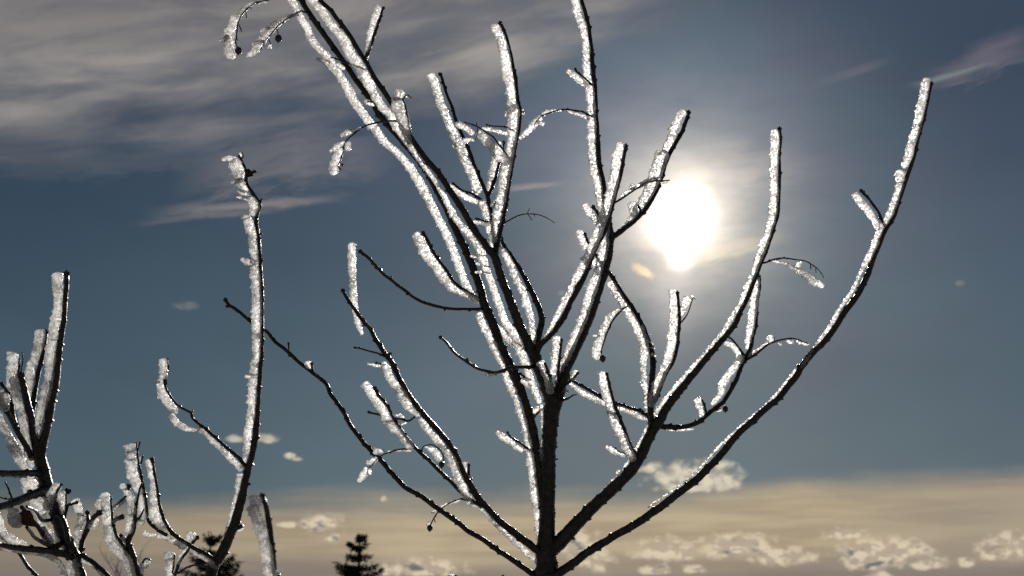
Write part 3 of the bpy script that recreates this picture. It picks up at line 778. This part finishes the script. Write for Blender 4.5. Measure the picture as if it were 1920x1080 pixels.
branch(A, Vb, [(1180,854),(1172,851),(1160,846),(1154,840)], (4,3), dz=-0.02, budlen=4, ice=[[(1171,854,8),(1160,850,12),(1148,845,13),(1137,838,8)]])
Wb = branch(A, Ub, [(1226,790),(1214,779),(1200,771),(1175,763),(1150,754),(1128,746),(1106,732),(1081,718),(1064,707),(1052,698)], (9,7), dz=0.14, bud=False, ice=[
    [(1214,788,6),(1203,784,10),(1188,777,11),(1175,772,11),(1158,766,11)],[(1134,759,11),(1119,752,12),(1094,738,12),(1077,726,11),(1066,718,7)]])
branch(A, Wb, [(1171,762),(1170,757)], (4,4), budlen=4); branch(A, Wb, [(1102,731),(1098,727)], (4,4), budlen=4)
Rb = branch(A, Ub, [(1222,800),(1219,754),(1222,713),(1224,685),(1222,660),(1211,629),(1200,604),(1186,579),(1178,567),(1158,537),(1144,514),(1128,492),(1117,478),(1104,456),(1097,440)], [15,14,13,13,12,11,9,7,6], dz=0.10, ice=[
    [(1214,770,8),(1212,749,10),(1208,716,12),(1207,685,12),(1206,652,16),(1197,627,14),(1186,604,14),(1174,583,14),(1165,568,14),(1153,548,14),(1142,531,13)],
    [(1124,512,10),(1115,495,12),(1105,476,12),(1096,458,14),(1089,443,15),(1087,434,14)],[(1206,717,6),(1199,716,5)]])
tw = branch(A, Rb, [(1180,573),(1166,581),(1150,600),(1142,616),(1133,638),(1128,655),(1127,664)], (5,2.5), dz=-0.06, bud=False, ice=[
    [(1166,580,7),(1155,584,10),(1142,598,14),(1131,618,15),(1124,640,16),(1118,660,18),(1119,672,13)],[(1124,630,8),(1112,630,8)]]); berry(tw, 1130, 672, 6.2, A)
branch(A, Rb, [(1196,596),(1208,610),(1214,627),(1219,641),(1226,652)], (4,2.5), dz=-0.04, bud=False, ice=[[(1204,610,5),(1210,626,6),(1215,640,5)],[(1217,628,3),(1223,627,4)],[(1218,640,3),(1224,646,4)],[(1222,664,8),(1229,668,5)],[(1220,651,4),(1228,653,3)]])
Sb = branch(A, Ub, [(1222,790),(1222,766),(1233,738),(1247,704),(1261,679),(1269,652),(1272,624),(1274,593),(1272,565),(1270,550)], (12,6), dz=-0.05, ice=[
    [(1219,758,11),(1228,729,15),(1239,702,15),(1251,671,16),(1258,643,15),(1261,610,15),(1263,577,15),(1262,546,16)]])
branch(A, Sb, [(1274,608),(1289,588),(1297,566),(1300,557),(1304,561)], (3.5,2), dz=-0.03, bud=False, ice=[[(1279,592,6),(1282,578,12),(1287,567,16),(1290,559,17)],[(1297,554,7),(1303,559,5)]])
Xb = branch(A, Ub, [(1228,798),(1256,801),(1283,800),(1306,794),(1322,781),(1339,767),(1356,753),(1369,733),(1381,711),(1389,689),(1397,672),(1406,656),(1411,631),(1417,606),(1419,567),(1424,539),(1423,520)], [14,12,10,10,10,9,8,7], dz=0.08, ice=[
    [(1245,806,4),(1262,808,5),(1289,807,6),(1300,805,4)],
    [(1335,758,8),(1350,741,12),(1357,718,17),(1369,699,16),(1381,683,13),(1388,667,11)],
    [(1400,652,8),(1404,628,12),(1408,594,14),(1413,567,14),(1416,538,12),(1419,522,7)]])
xs = branch(A, Xb, [(1325,780),(1324,770),(1319,756),(1316,750)], (5,4), dz=-0.01, bud=False, ice=[[(1318,788,8),(1316,777,11),(1312,764,13),(1308,750,16)]])
tw = branch(A, Xb, [(1345,763),(1352,767)], (2.5,2), bud=False, ice=[[(1354,768,7),(1347,770,7),(1341,770,4)]]); berry(tw, 1360, 767, 5.4, A)
branch(A, Xb, [(1400,672),(1383,650),(1372,636),(1365,630)], (6,4), dz=0.02, ice=[[(1389,673,13),(1385,661,15),(1374,649,14),(1360,643,13)]], budlen=5)
tw = branch(A, Xb, [(1399,675),(1417,664),(1439,647),(1458,639),(1478,635),(1494,636),(1505,640),(1516,644)], (7,2.2), dz=-0.08, bud=False, ice=[
    [(1406,666,7),(1416,658,9),(1430,650,10),(1440,644,9)],[(1446,642,9),(1445,636,12),(1443,632,14)],[(1459,644,4),(1465,646,8)],[(1476,640,6),(1483,642,9),(1488,640,6)],[(1495,640,6),(1500,644,8)],[(1503,643,6),(1511,646,8),(1517,645,5)]])
branch(A, tw, [(1452,641),(1451,632)], (2,2), bud=False)
tw = branch(A, Ub, [(1430,493),(1438,491),(1450,487),(1469,484),(1492,487),(1511,490),(1528,500),(1538,510),(1545,521)], (5,1.6), dz=-0.10, bud=False, ice=[
    [(1445,490,5),(1461,492,7),(1475,496,9),(1486,502,12),(1494,506,14),(1508,514,17),(1518,520,20),(1524,527,21),(1534,532,17),(1543,537,11)],[(1494,502,8),(1499,495,9),(1503,492,6)]])
branch(A, tw, [(1519,493),(1520,505)], (1.6,2), bud=False); branch(A, tw, [(1529,500),(1530,511)], (1.6,2), bud=False)
# the branch that crosses the sun's edge, and the twig beside it
Yb = branch(A, QR, [(1143,446),(1152,443),(1174,426),(1196,407),(1215,385),(1230,356),(1241,330),(1248,304),(1259,281),(1274,256),(1285,230),(1290,212)], [13,12,12,11,10,8], dz=0.12, ice=[
    [(1150,438,5),(1163,431,7),(1180,412,9),(1193,394,14),(1206,375,18),(1219,348,22),(1230,318,23),(1239,292,24),(1241,286,18)],[(1247,282,16),(1256,262,16),(1264,242,16),(1272,222,15),(1281,210,15)],[(1234,290,8),(1240,288,9)]])
branch(A, Yb, [(1200,403),(1200,392),(1196,384)], (5,4), dz=-0.01, bud=False, ice=[[(1190,404,12),(1187,392,16),(1185,382,18)]])
branch(A, Pb, [(1148,384),(1152,380),(1174,367),(1196,352),(1215,341),(1241,339),(1256,338)], (5,3), dz=-0.04, bud=False, ice=[
    [(1165,367,6),(1178,359,8),(1196,350,10),(1210,342,12),(1225,337,13),(1236,335,9)],[(1190,354,7),(1186,350,12),(1183,347,11)],[(1240,343,5),(1252,341,6)]])
# short iced spurs where the leaders part
branch(A, QR, [(1048,716),(1047,690),(1051,657),(1053,638)], (7,5), dz=-0.06, ice=[[(1037,705,12),(1039,679,14),(1042,657,16),(1043,634,17)]])
branch(A, T, [(1037,752),(1036,735),(1031,710),(1022,682)], (9,6), dz=-0.05, bud=False, ice=[[(1030,735,11),(1028,716,13),(1021,696,14),(1014,680,15)]])
s = branch(A, T, [(1048,740),(1058,724),(1072,713),(1083,700)], (9,5), dz=-0.03, ice=[[(1072,712,6),(1077,704,11),(1081,697,11)]])
branch(A, T, [(1048,752),(1065,747),(1074,741),(1081,740)], (8,2.5), dz=-0.02, bud=False, ice=[[(1062,736,5),(1064,731,7)]])
branch(A, T, [(1038,840),(1046,838)], (6,3), bud=False); branch(A, T, [(1038,862),(1047,861)], (5,2), bud=False)
# big right-hand branch
Zb = branch(A, T, [(1030,1088),(1047,1075),(1072,1058),(1099,1038),(1124,1022),(1152,1005),(1191,983),(1224,961),(1247,944),(1280,919),(1308,897),(1336,869),(1357,846),(1383,814),(1408,792),(1433,769),(1461,744),(1489,710),(1502,690),(1517,669),(1544,642),(1564,617),(1583,586),(1608,553),(1625,519),(1639,481),(1649,456),(1660,430),(1676,405),(1687,370),(1701,331),(1714,292),(1723,253),(1734,214),(1742,176),(1746,158)],
    [22,19,18,18,17,16,15,15,14,13,12,11,9,8,7], dz=-0.22, ice=[
    [(1215,951,2.9),(1246,930,3.6),(1284,903,4.3),(1310,880,4.3),(1327,861,4.3),(1350,836,5.0),(1390,798,5.0),(1428,766,5.8),(1458,736,5.8),(1489,697,5.8),(1506,681,6.5),(1540,633,7.2),(1558,608,7.2),(1575,578,7.2),(1600,542,7.9),(1614,511,7.9),(1628,481,10.4),(1639,456,11.4),(1648,432,9.5),(1659,415,8.5),(1670,392,11.4),(1681,364,12.3),(1687,345,14.2)],
    [(1687,337,15),(1688,322,17)],[(1695,312,12),(1701,296,13),(1707,270,14),(1717,242,14),(1723,212,14),(1728,189,14),(1734,162,15),(1738,149,14)]])
branch(A, Zb, [(1659,424),(1656,417),(1645,395),(1631,376),(1620,364),(1615,358)], (7,6), dz=-0.02, ice=[[(1646,428,11),(1639,412,12),(1628,395,15),(1614,378,15),(1603,364,15)]])

# ------------------------------------------------------------------ second sapling, one tall stem at the left
G2 = thing('sapling', 'tall single-stemmed sapling left of the main tree, thick white ice along its stem', 'sapling', (-0.33, 1.7, 0.0))
D2 = 1.72
St = branch(G2, None, [(397,1072),(411,1047),(427,1013),(441,980),(452,938),(461,897),(469,863),(476,836),(481,794),(482,770),(486,716),(490,661),(491,619),(491,577),(490,536),(488,500),(485,446),(480,418),(483,398),(487,382),(474,362),(463,343),(461,318),(452,300),(446,291)],
    [26,22,20,16,14,12,10,9,9,8,9,7,5], d0=D2, dz=-0.05, name='trunk', bud=False, tail=to_ground(385,1100,D2,30,0.05), ice=[
    [(412,1030,4),(419,1010,4),(431,974,6),(438,945,8),(444,919,9),(449,891,12)],
    [(456,869,8),(461,849,12),(465,808,14),(469,780,15),(472,744,15),(473,712,16)],
    [(468,707,12),(460,706,8)],[(474,703,14),(476,686,14),(480,647,15),(480,605,17),(480,563,16),(479,522,17),(476,500,17)],
    [(472,496,14),(464,491,16),(453,486,10)],[(477,492,13),(474,468,15),(472,440,16),(466,423,18),(464,412,17)],[(467,406,13),(458,407,12),(453,409,7)],
    [(472,400,13),(476,391,17),(474,381,18),(467,374,16),(456,371,12),(444,370,6)],[(466,370,13),(455,362,16),(446,358,10)],[(460,356,16),(453,347,20),(448,340,18)],
    [(452,338,16),(442,341,10),(434,342,5)],[(447,332,20),(446,320,25),(444,310,26),(441,303,24)],[(440,300,20),(428,297,18),(417,299,9)],[(448,294,7),(452,288,6)]])
leaf(St, [(458,318),(466,316),(472,321),(478,318),(482,323),(474,326),(475,330),(466,332),(464,338),(460,330)])
branch(G2, St, [(452,300),(456,292),(453,285)], (3,2.4), bud=False)
branch(G2, St, [(463,340),(459,337)], (8,10), bud=False)
branch(G2, St, [(486,384),(491,372)], (5,4), bud=False); branch(G2, St, [(486,440),(492,437)], (5,3), bud=False)
branch(G2, St, [(482,492),(473,484),(468,478)], (5,3), bud=False); branch(G2, St, [(480,704),(472,701)], (5,5), bud=False)
branch(G2, St, [(441,993),(449,989),(456,985)], (8,7), bud=False, ice=[[(443,997,5),(450,995,6),(455,992,5)]])
branch(G2, St, [(462,912),(468,907)], (7,4), budlen=5)
br2 = branch(G2, St, [(463,884),(461,876),(447,858),(424,838),(399,816),(383,802),(363,786),(358,774),(338,763),(322,747),(311,727),(307,712)], [10,8,8,6,5,5], dz=-0.07, bud=False, ice=[
    [(452,880,11),(436,863,12),(413,841,12),(391,819,13),(374,806,11)],[(374,805,7),(362,806,11),(349,803,14),(336,796,14),(327,788,14),(320,779,12)],
    [(330,773,12),(324,766,16),(311,749,18),(303,731,16),(303,714,17)],[(300,716,7),(295,716,8)],[(306,707,15),(307,692,14),(306,676,17)]])
branch(G2, br2, [(312,722),(311,700),(315,690),(314,674)], (4,4), budlen=5)
branch(G2, br2, [(358,776),(362,770)], (3,4), bud=False)
b3 = branch(G2, St, [(409,1058),(404,1052),(388,1041),(362,1026),(341,1013),(321,997),(308,976),(300,950),(295,917),(290,888),(286,866)], [13,11,10,9,7,6,5], dz=-0.10, bud=False, ice=[
    [(404,1068,8),(400,1062,10),(390,1052,11),(373,1041,12),(357,1033,10)],[(343,1028,12),(338,1022,15),(322,1014,12),(308,1008,10),(296,1006,12)],
    [(306,992,10),(297,981,18),(289,966,18),(287,952,17)],[(290,945,13),(287,930,15),(288,909,12),(283,888,11),(279,870,12),(277,863,12)]])
branch(G2, b3, [(287,868),(284,858)], (8,11), bud=False)
b4 = branch(G2, b3, [(314,1003),(308,1001),(295,992),(279,976),(274,950),(269,917),(264,891),(258,857),(257,847)], [9,9,8,6,4], dz=-0.03, bud=False, ice=[
    [(290,1003,10),(279,1004,10),(270,999,12)],[(270,972,9),(264,956,14),(266,932,14)],[(263,922,15),(256,909,18),(248,886,20),(247,864,21)],[(246,858,20),(245,850,20)],[(244,843,18),(243,837,22)]])
branch(G2, b4, [(257,848),(256,828)], (3,3), bud=False); branch(G2, b4, [(258,845),(263,828)], (3,3), bud=False); branch(G2, b4, [(264,870),(268,854)], (4,4), bud=False, ice=[[(262,868,6),(262,858,7)]])
b5 = branch(G2, b3, [(404,1054),(388,1062),(362,1060),(326,1076),(326,1059),(327,1040)], (5,4), dz=0.05, bud=False, ice=[[(318,1078,12),(319,1058,14),(318,1050,17)],[(317,1046,20),(318,1040,21)]])
branch(G2, b5, [(328,1078),(339,1051),(352,1033),(362,1018),(370,1008)], (8,6), dz=-0.03, ice=[[(341,1030,11),(347,1020,15),(354,1010,17),(361,1001,18)],[(334,1055,7),(342,1042,11),(346,1034,9)]])

# ------------------------------------------------------------------ third plant: the dense shrub in the corner
ICE_K[0] = 1.08; BARK_K[0] = 1.2
G3 = thing('shrub', 'dense dark shrub of crossing ice-covered stems filling the lower left corner', 'shrub', (-0.5, 1.6, 0.0))
D3 = 1.62
M0 = branch(G3, None, [(149,1085),(146,1062),(141,1043),(126,1017),(112,982),(102,945),(90,925),(84,901),(77,870),(73,853),(64,815),(56,776),(47,737),(40,706)], [18,18,22,26,25,24,22,18,14,13,10], d0=D3, dz=-0.08, name='stem', bud=True, tail=to_ground(150,1100,D3,30), ice=[
    [(136,1078,18),(134,1053,18),(126,1031,16),(110,1015,14),(92,998,14),(81,980,14),(77,962,18)],
    [(70,952,24),(66,938,30),(58,922,24),(55,908,26),(44,898,16)],[(58,874,11),(53,840,12),(48,807,13),(40,776,14),(31,745,15),(26,711,16)]], knob=0.6)
branch(G3, M0, [(75,858),(78,840),(86,802),(96,750),(104,711),(111,650),(119,605),(122,563),(125,530),(125,514)], [18,18,18,16,13,10,9,8], dz=-0.05, ice=[
    [(70,822,8),(71,800,16),(78,765,16),(87,732,16),(93,693,16),(94,662,18),(98,640,17)],[(100,632,14),(101,612,17),(107,588,16),(109,560,16),(108,536,18),(108,515,18)]])
branch(G3, M0, [(60,800),(60,775),(67,724),(75,685),(83,651),(86,624)], (12,7), dz=0.05, ice=[[(58,742,12),(56,713,14),(55,698,15),(59,684,14),(65,672,16),(72,645,16),(73,622,17)]])
q = branch(G3, M0, [(46,740),(36,725),(35,700),(36,672)], (6,3), dz=0.03, bud=False, ice=[[(17,725,10),(21,700,16),(25,680,17),(24,666,18)],[(20,664,12),(14,661,7)]])
branch(G3, M0, [(41,712),(39,698),(43,677),(41,659)], (3,2), dz=0.0, bud=False)
branch(G3, M0, [(60,860),(48,835),(34,812),(16,776),(0,750),(-22,715)], (11,9), dz=-0.10, bud=False, ice=[[(12,765,12),(8,750,20),(10,740,18)],[(60,893,14),(50,880,18),(39,862,18),(29,845,19),(16,820,17),(3,794,16),(-12,765,16)]])
branch(G3, M0, [(44,832),(36,810),(34,800)], (6,4), dz=0.02, bud=False, ice=[[(38,850,12),(39,825,12),(38,808,11),(34,803,10)]])
branch(G3, M0, [(34,812),(25,782),(22,760),(21,740)], (9,9), dz=0.0)
branch(G3, M0, [(24,745),(15,735),(4,722),(2,716)], (5,7), dz=0.0, bud=False, ice=[[(8,735,8),(3,732,12)]])
branch(G3, M0, [(80,890),(65,887),(34,887),(0,887),(-30,884)], (14,11), dz=-0.10, bud=False, ice=[[(50,895,5),(25,894,5),(0,893,4),(-20,892,4)]])
branch(G3, M0, [(92,915),(73,923),(47,933),(20,945),(0,950),(-30,952)], (18,14), dz=-0.14, bud=False)
tw = branch(G3, M0, [(60,925),(40,932),(22,936),(0,932),(-20,924)], (5,4), dz=-0.10, bud=False)
branch(G3, tw, [(23,936),(16,917),(9,904)], (4,3), bud=False)
branch(G3, M0, [(118,1015),(104,1025),(86,1011),(73,990),(60,975),(40,950)], (10,7), dz=-0.08, bud=False, ice=[[(97,1015,10),(90,1005,11),(80,990,11)]])
lf = branch(G3, M0, [(110,1020),(100,1025),(88,1021),(67,1009),(58,998),(50,988)], (9,6), dz=-0.11, bud=False)
lt = branch(G3, M0, [(95,975),(78,975),(67,958),(50,950)], (8,5), dz=-0.13, bud=False)
leaf(lt, [(36,962),(44,956),(56,957),(62,966),(66,982),(68,988),(56,987),(44,985),(35,980),(33,970)], 0.9)
ice_piece(lt, [(40,985,8),(33,983,20),(27,975,24),(26,963,20),(27,956,14)], lt.ob, 901)
branch(G3, M0, [(140,1045),(122,1039),(102,1035),(71,1031),(31,1027),(0,1021),(-30,1018)], (16,10), dz=-0.12, bud=False, ice=[
    [(122,1085,11),(117,1066,11),(107,1052,12),(88,1043,9),(57,1039,8),(31,1035,6),(0,1030,5),(-20,1028,5)]])
branch(G3, M0, [(110,1120),(75,1086),(67,1078),(51,1060),(37,1039),(20,1021),(6,1007),(-15,985)], (7,6), dz=-0.05, bud=False, ice=[
    [(48,1025,10),(39,1019,15),(20,1009,19),(5,998,15),(0,975,9),(-5,960,8)]])
# flag-like ice on the short spurs right of the stem
branch(G3, M0, [(98,960),(102,935),(108,920),(115,908)], (8,4), dz=-0.04, ice=[[(88,952,12),(93,936,16),(101,922,18),(108,911,17)]], budlen=5)
sp = branch(G3, M0, [(122,1005),(118,985),(122,965),(124,940),(124,925)], (6,3), dz=-0.02, bud=False, ice=[[(117,962,13),(114,940,15),(114,925,16)]])
leaf(sp, [(121,918),(125,914),(128,917),(133,917),(134,922),(129,927),(124,925)], 0.6)
branch(G3, sp, [(121,970),(127,948),(134,945),(143,942)], (6,5), dz=-0.02)
n1 = branch(G3, M0, [(146,1062),(149,1043),(155,1013),(165,982),(164,962)], (12,6), dz=0.06, ice=[[(142,1028,8),(143,1012,11),(146,995,13),(151,978,14),(153,968,15)],[(150,962,11),(145,948,15),(141,940,17)]])
branch(G3, n1, [(158,1005),(169,985),(176,970),(185,962)], (10,9), dz=-0.02, ice=[[(173,990,10),(178,980,12),(183,976,9)]])
branch(G3, M0, [(146,1055),(152,1042),(167,1050),(183,1061),(200,1077),(222,1100)], (10,8), dz=-0.05, bud=False, ice=[[(155,1053,5),(175,1063,7),(191,1076,8),(205,1092,8)]])
branch(G3, M0, [(146,1060),(156,1072),(162,1090)], (7,5), dz=-0.02, bud=False)
branch(G3, M0, [(100,960),(118,975),(126,1000),(128,1017)], (8,10), dz=-0.05, bud=False)

# ------------------------------------------------------------------ fourth: the low knotty sapling between them
G4 = thing('sapling', 'low knotty sapling of short forked iced twigs between corner shrub and tall stem', 'sapling', (-0.43, 1.66, 0.0))
D4 = 1.68
K0 = branch(G4, None, [(262,1095),(256,1077),(246,1038),(240,1018),(245,1005),(251,990),(253,966),(258,935),(262,915)], [16,15,14,10,8,5,4], d0=D4, dz=-0.04, name='stem', bud=False, tail=to_ground(264,1110,D4,24), ice=[
    [(240,995,12),(243,978,14),(241,966,14)],[(246,962,13),(248,945,15),(243,930,15),(237,918,14)],[(238,914,13),(227,911,13)]])
branch(G4, K0, [(262,915),(266,905)], (4,3), bud=False); branch(G4, K0, [(240,918),(243,908)], (7,9), bud=False)
branch(G4, K0, [(250,985),(262,970),(270,955)], (5,3), bud=False, ice=[[(262,985,10),(264,978,14)]])
k1 = branch(G4, K0, [(246,1050),(235,1033),(220,1007),(212,981),(209,955),(208,932)], (9,3), dz=-0.05, bud=False, ice=[
    [(248,1088,14),(246,1068,14),(236,1048,17),(222,1034,18),(212,1020,18),(204,1002,18),(201,976,16),(199,958,16)],[(199,954,15),(198,940,15),(197,927,15)],
    [(196,953,12),(187,948,15),(180,944,10)],[(190,940,8),(182,938,8)]])
branch(G4, k1, [(208,955),(222,944),(236,930)], (4,4), dz=-0.02, bud=False, ice=[[(212,954,6),(224,944,10),(235,936,8)]])
branch(G4, k1, [(212,985),(217,974),(230,968)], (9,9), dz=-0.01, bud=False, ice=[[(213,980,8),(220,970,11),(230,970,10)]])
branch(G4, K0, [(240,1020),(230,1008),(224,1004)], (8,10), bud=False, ice=[[(231,1025,13),(226,1012,14)]])
branch(G4, K0, [(256,1080),(264,1062),(272,1048),(282,1050)], (5,4), dz=0.03, bud=False, ice=[[(262,1078,13),(262,1060,15)],[(271,1062,12),(276,1053,14)]])

# ------------------------------------------------------------------ fifth: the nearer, unsharp stem
G5 = thing('sapling', 'single thick ice-coated stem rising unsharp in front of the two distant spruces, nearest the camera', 'sapling', (-0.15, 0.9, 0.0))
D5 = 0.95
ICE_K[0] = 0.85; BARK_K[0] = 1.0
N0 = branch(G5, None, [(520,1095),(516,1078),(511,1030),(504,980),(498,947),(492,932)], [14,13,12,13,12,10], d0=D5, dz=0.0, name='stem', tail=to_ground(521,1110,D5,14), ice=[
    [(507,1110,24),(505,1077,24),(500,1050,24),(497,1030,24),(491,1008,23),(487,990,25),(480,969,26),(475,952,29)],[(477,944,26),(478,935,27)]], knob=1.4)

# ------------------------------------------------------------------ two tips peeping over the lower edge
G6 = thing('low_shrub', 'low shrub with only two iced twig tips peeping over the lower edge left of trunk', 'shrub', (-0.06, 1.6, 0.0))
D6 = 1.66
s0 = branch(G6, None, [(900,1230),(880,1150),(862,1100),(855,1082)], (10,6), d0=D6, name='stem', tail=to_ground(902,1240,D6,12), ice=[[(850,1110,14),(848,1090,15),(848,1080,16)]])
branch(G6, s0, [(893,1210),(925,1130),(940,1095),(943,1082)], (8,5), ice=[[(928,1105,14),(933,1088,16)]], budlen=8)

# ------------------------------------------------------------------ spruces and a bare tree far behind
def px_at(px, py, dist):
    v = ray(px, py); k = dist / v.y
    return EYE + v * k
def spruce(px, py, dist, seed, label, width=1.0):
    tip = px_at(px, py, dist); r = random.Random(seed)
    base = Vector((tip.x, tip.y, -0.3)); Ht = tip.z + 0.3
    t = thing('spruce_tree', label, 'conifer', base, 'spruces far behind the saplings')
    mb = MB(); ns = 10; nh = 24
    for i in range(nh + 1):
        f = i / nh; z = base.z + Ht * f
        rr = 0.16 * (1 - f) + 0.012
        ox = 0.03 * math.sin(f * 9 + seed) - (0.10 * max(0, f - 0.93) / 0.07)
        for k in range(ns):
            a = 2 * math.pi * k / ns
            mb.v.append((base.x + ox + rr * math.cos(a), base.y + rr * math.sin(a), z))
        if i:
            for k in range(ns):
                k2 = (k + 1) % ns
                mb.f.append(((i - 1) * ns + k, (i - 1) * ns + k2, i * ns + k2, i * ns + k))
    mb.build('trunk', M_TRUNK, t)
    crown = MB()
    def needles(p, d, n, s):
        for _ in range(n):
            a = Vector((r.gauss(0, 1), r.gauss(0, 1), r.gauss(0, .7)))
            a = (a + d * 1.4).normalized(); b = a.cross(Vector((r.gauss(0, 1), r.gauss(0, 1), r.gauss(0, 1)))).normalized()
            q = p + Vector((r.gauss(0, s * .3), r.gauss(0, s * .3), r.gauss(0, s * .25)))
            k = len(crown.v)
            crown.v.extend([q - b * s * .12, q + b * s * .12, q + a * s * r.uniform(.7, 1.4)]); crown.f.append((k, k + 1, k + 2))
    z = 0.10
    while z < Ht - 0.12:
        f = (Ht - z)
        whorl = r.randint(4, 6)
        for _ in range(whorl):
            a = r.uniform(0, 6.283)
            L = width * (0.10 + 0.62 * f ** 0.82) * r.uniform(0.35, 1.25)
            L = min(L, 2.4)
            d = Vector((math.cos(a), math.sin(a), 0))
            p = base + Vector((0, 0, z)); n = max(4, int(L / 0.07))
            for j in range(n):
                t_ = j / n
                lift = 0.10 * L * t_ - 0.28 * L * t_ * (1 - t_) * (1 if f > 0.5 else 0.3) + 0.14 * L * t_ ** 3
                if f < 0.5: lift += 0.35 * L * t_
                q = p + d * L * t_ + Vector((0, 0, lift))
                side = d.cross(Vector((0, 0, 1)))
                wd = 0.15 * L * (1 - t_) * min(1, t_ * 4 + .2)
                needles(q, d, 11, 0.11)
                if j % 2 == 0:
                    for sg in (-1, 1):
                        for m_ in range(1, 4):
                            needles(q + (side * sg * wd * m_ / 3) + d * wd * 0.5 * m_ / 3 - Vector((0, 0, 0.03 * m_)), side * sg + d, 8, 0.11)
        z += r.uniform(0.17, 0.32)
    needles(base + Vector((0, 0, Ht - 0.2)), Vector((0, 0, 1)), 60, 0.10)
    needles(base + Vector((-0.05, 0, Ht - 0.06)), Vector((-.3, 0, 1)), 8, 0.09)
    crown.build('crown', M_SPRUCE, t, smooth=False)
spruce(675, 1001, 42, 5, 'dark distant spruce whose narrow jagged top shows left of centre at the lower edge', 0.95)
spruce(398, 996, 40, 9, 'dark distant spruce half hidden behind the forked base of the tall left stem', 1.0)

def bare_tree(px, py, dist, seed):
    tip = px_at(px, py, dist); r = random.Random(seed)
    base = Vector((tip.x, tip.y, -0.3))
    t = thing('bare_tree', 'faint unsharp bare treetop far behind the low knotty sapling', 'tree', base)
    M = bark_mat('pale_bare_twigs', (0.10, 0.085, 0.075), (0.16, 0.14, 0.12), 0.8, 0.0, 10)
    H = tip.z + 0.3
    tr = MB(); cr = MB()
    def seg(mb, a, b, ra, rb, n=5):
        d = (b - a).normalized(); s = d.orthogonal().normalized(); u = d.cross(s); k = len(mb.v)
        for p, rr in ((a, ra), (b, rb)):
            for i in range(n):
                an = 2 * math.pi * i / n; mb.v.append(p + s * math.cos(an) * rr + u * math.sin(an) * rr)
        for i in range(n):
            i2 = (i + 1) % n; mb.f.append((k + i, k + i2, k + n + i2, k + n + i))
    p = base.copy(); fork = []
    for i in range(8):
        q = base + Vector((0.05 * math.sin(i * 2), 0, H * 0.8 * (i + 1) / 8)); seg(tr, p, q, 0.07 - i * .006, 0.064 - i * .006); p = q
        if i > 1: fork.append(q.copy())
    def grow(p, d, L, rr, lv):
        n = 3
        for i in range(n):
            q = p + d * L / n; seg(cr, p, q, rr, rr * .8, 4); p = q; rr *= .8
            d = (d + Vector((r.gauss(0, .12), r.gauss(0, .12), r.gauss(0.04, .08)))).normalized()
            if lv > 0:
                for _ in range(2):
                    grow(p.copy(), (d + Vector((r.gauss(0, .5), r.gauss(0, .5), r.gauss(.1, .3)))).normalized(), L * .55, rr * .6, lv - 1)
    for q in fork:
        for _ in range(2):
            a = r.uniform(0, 6.28); grow(q, Vector((math.cos(a) * .6, math.sin(a) * .6, .9)).normalized(), H * 0.18, 0.022, 2)
    tr.build('trunk', M, t); cr.build('crown', M, t)
bare_tree(236, 1036, 24, 3)
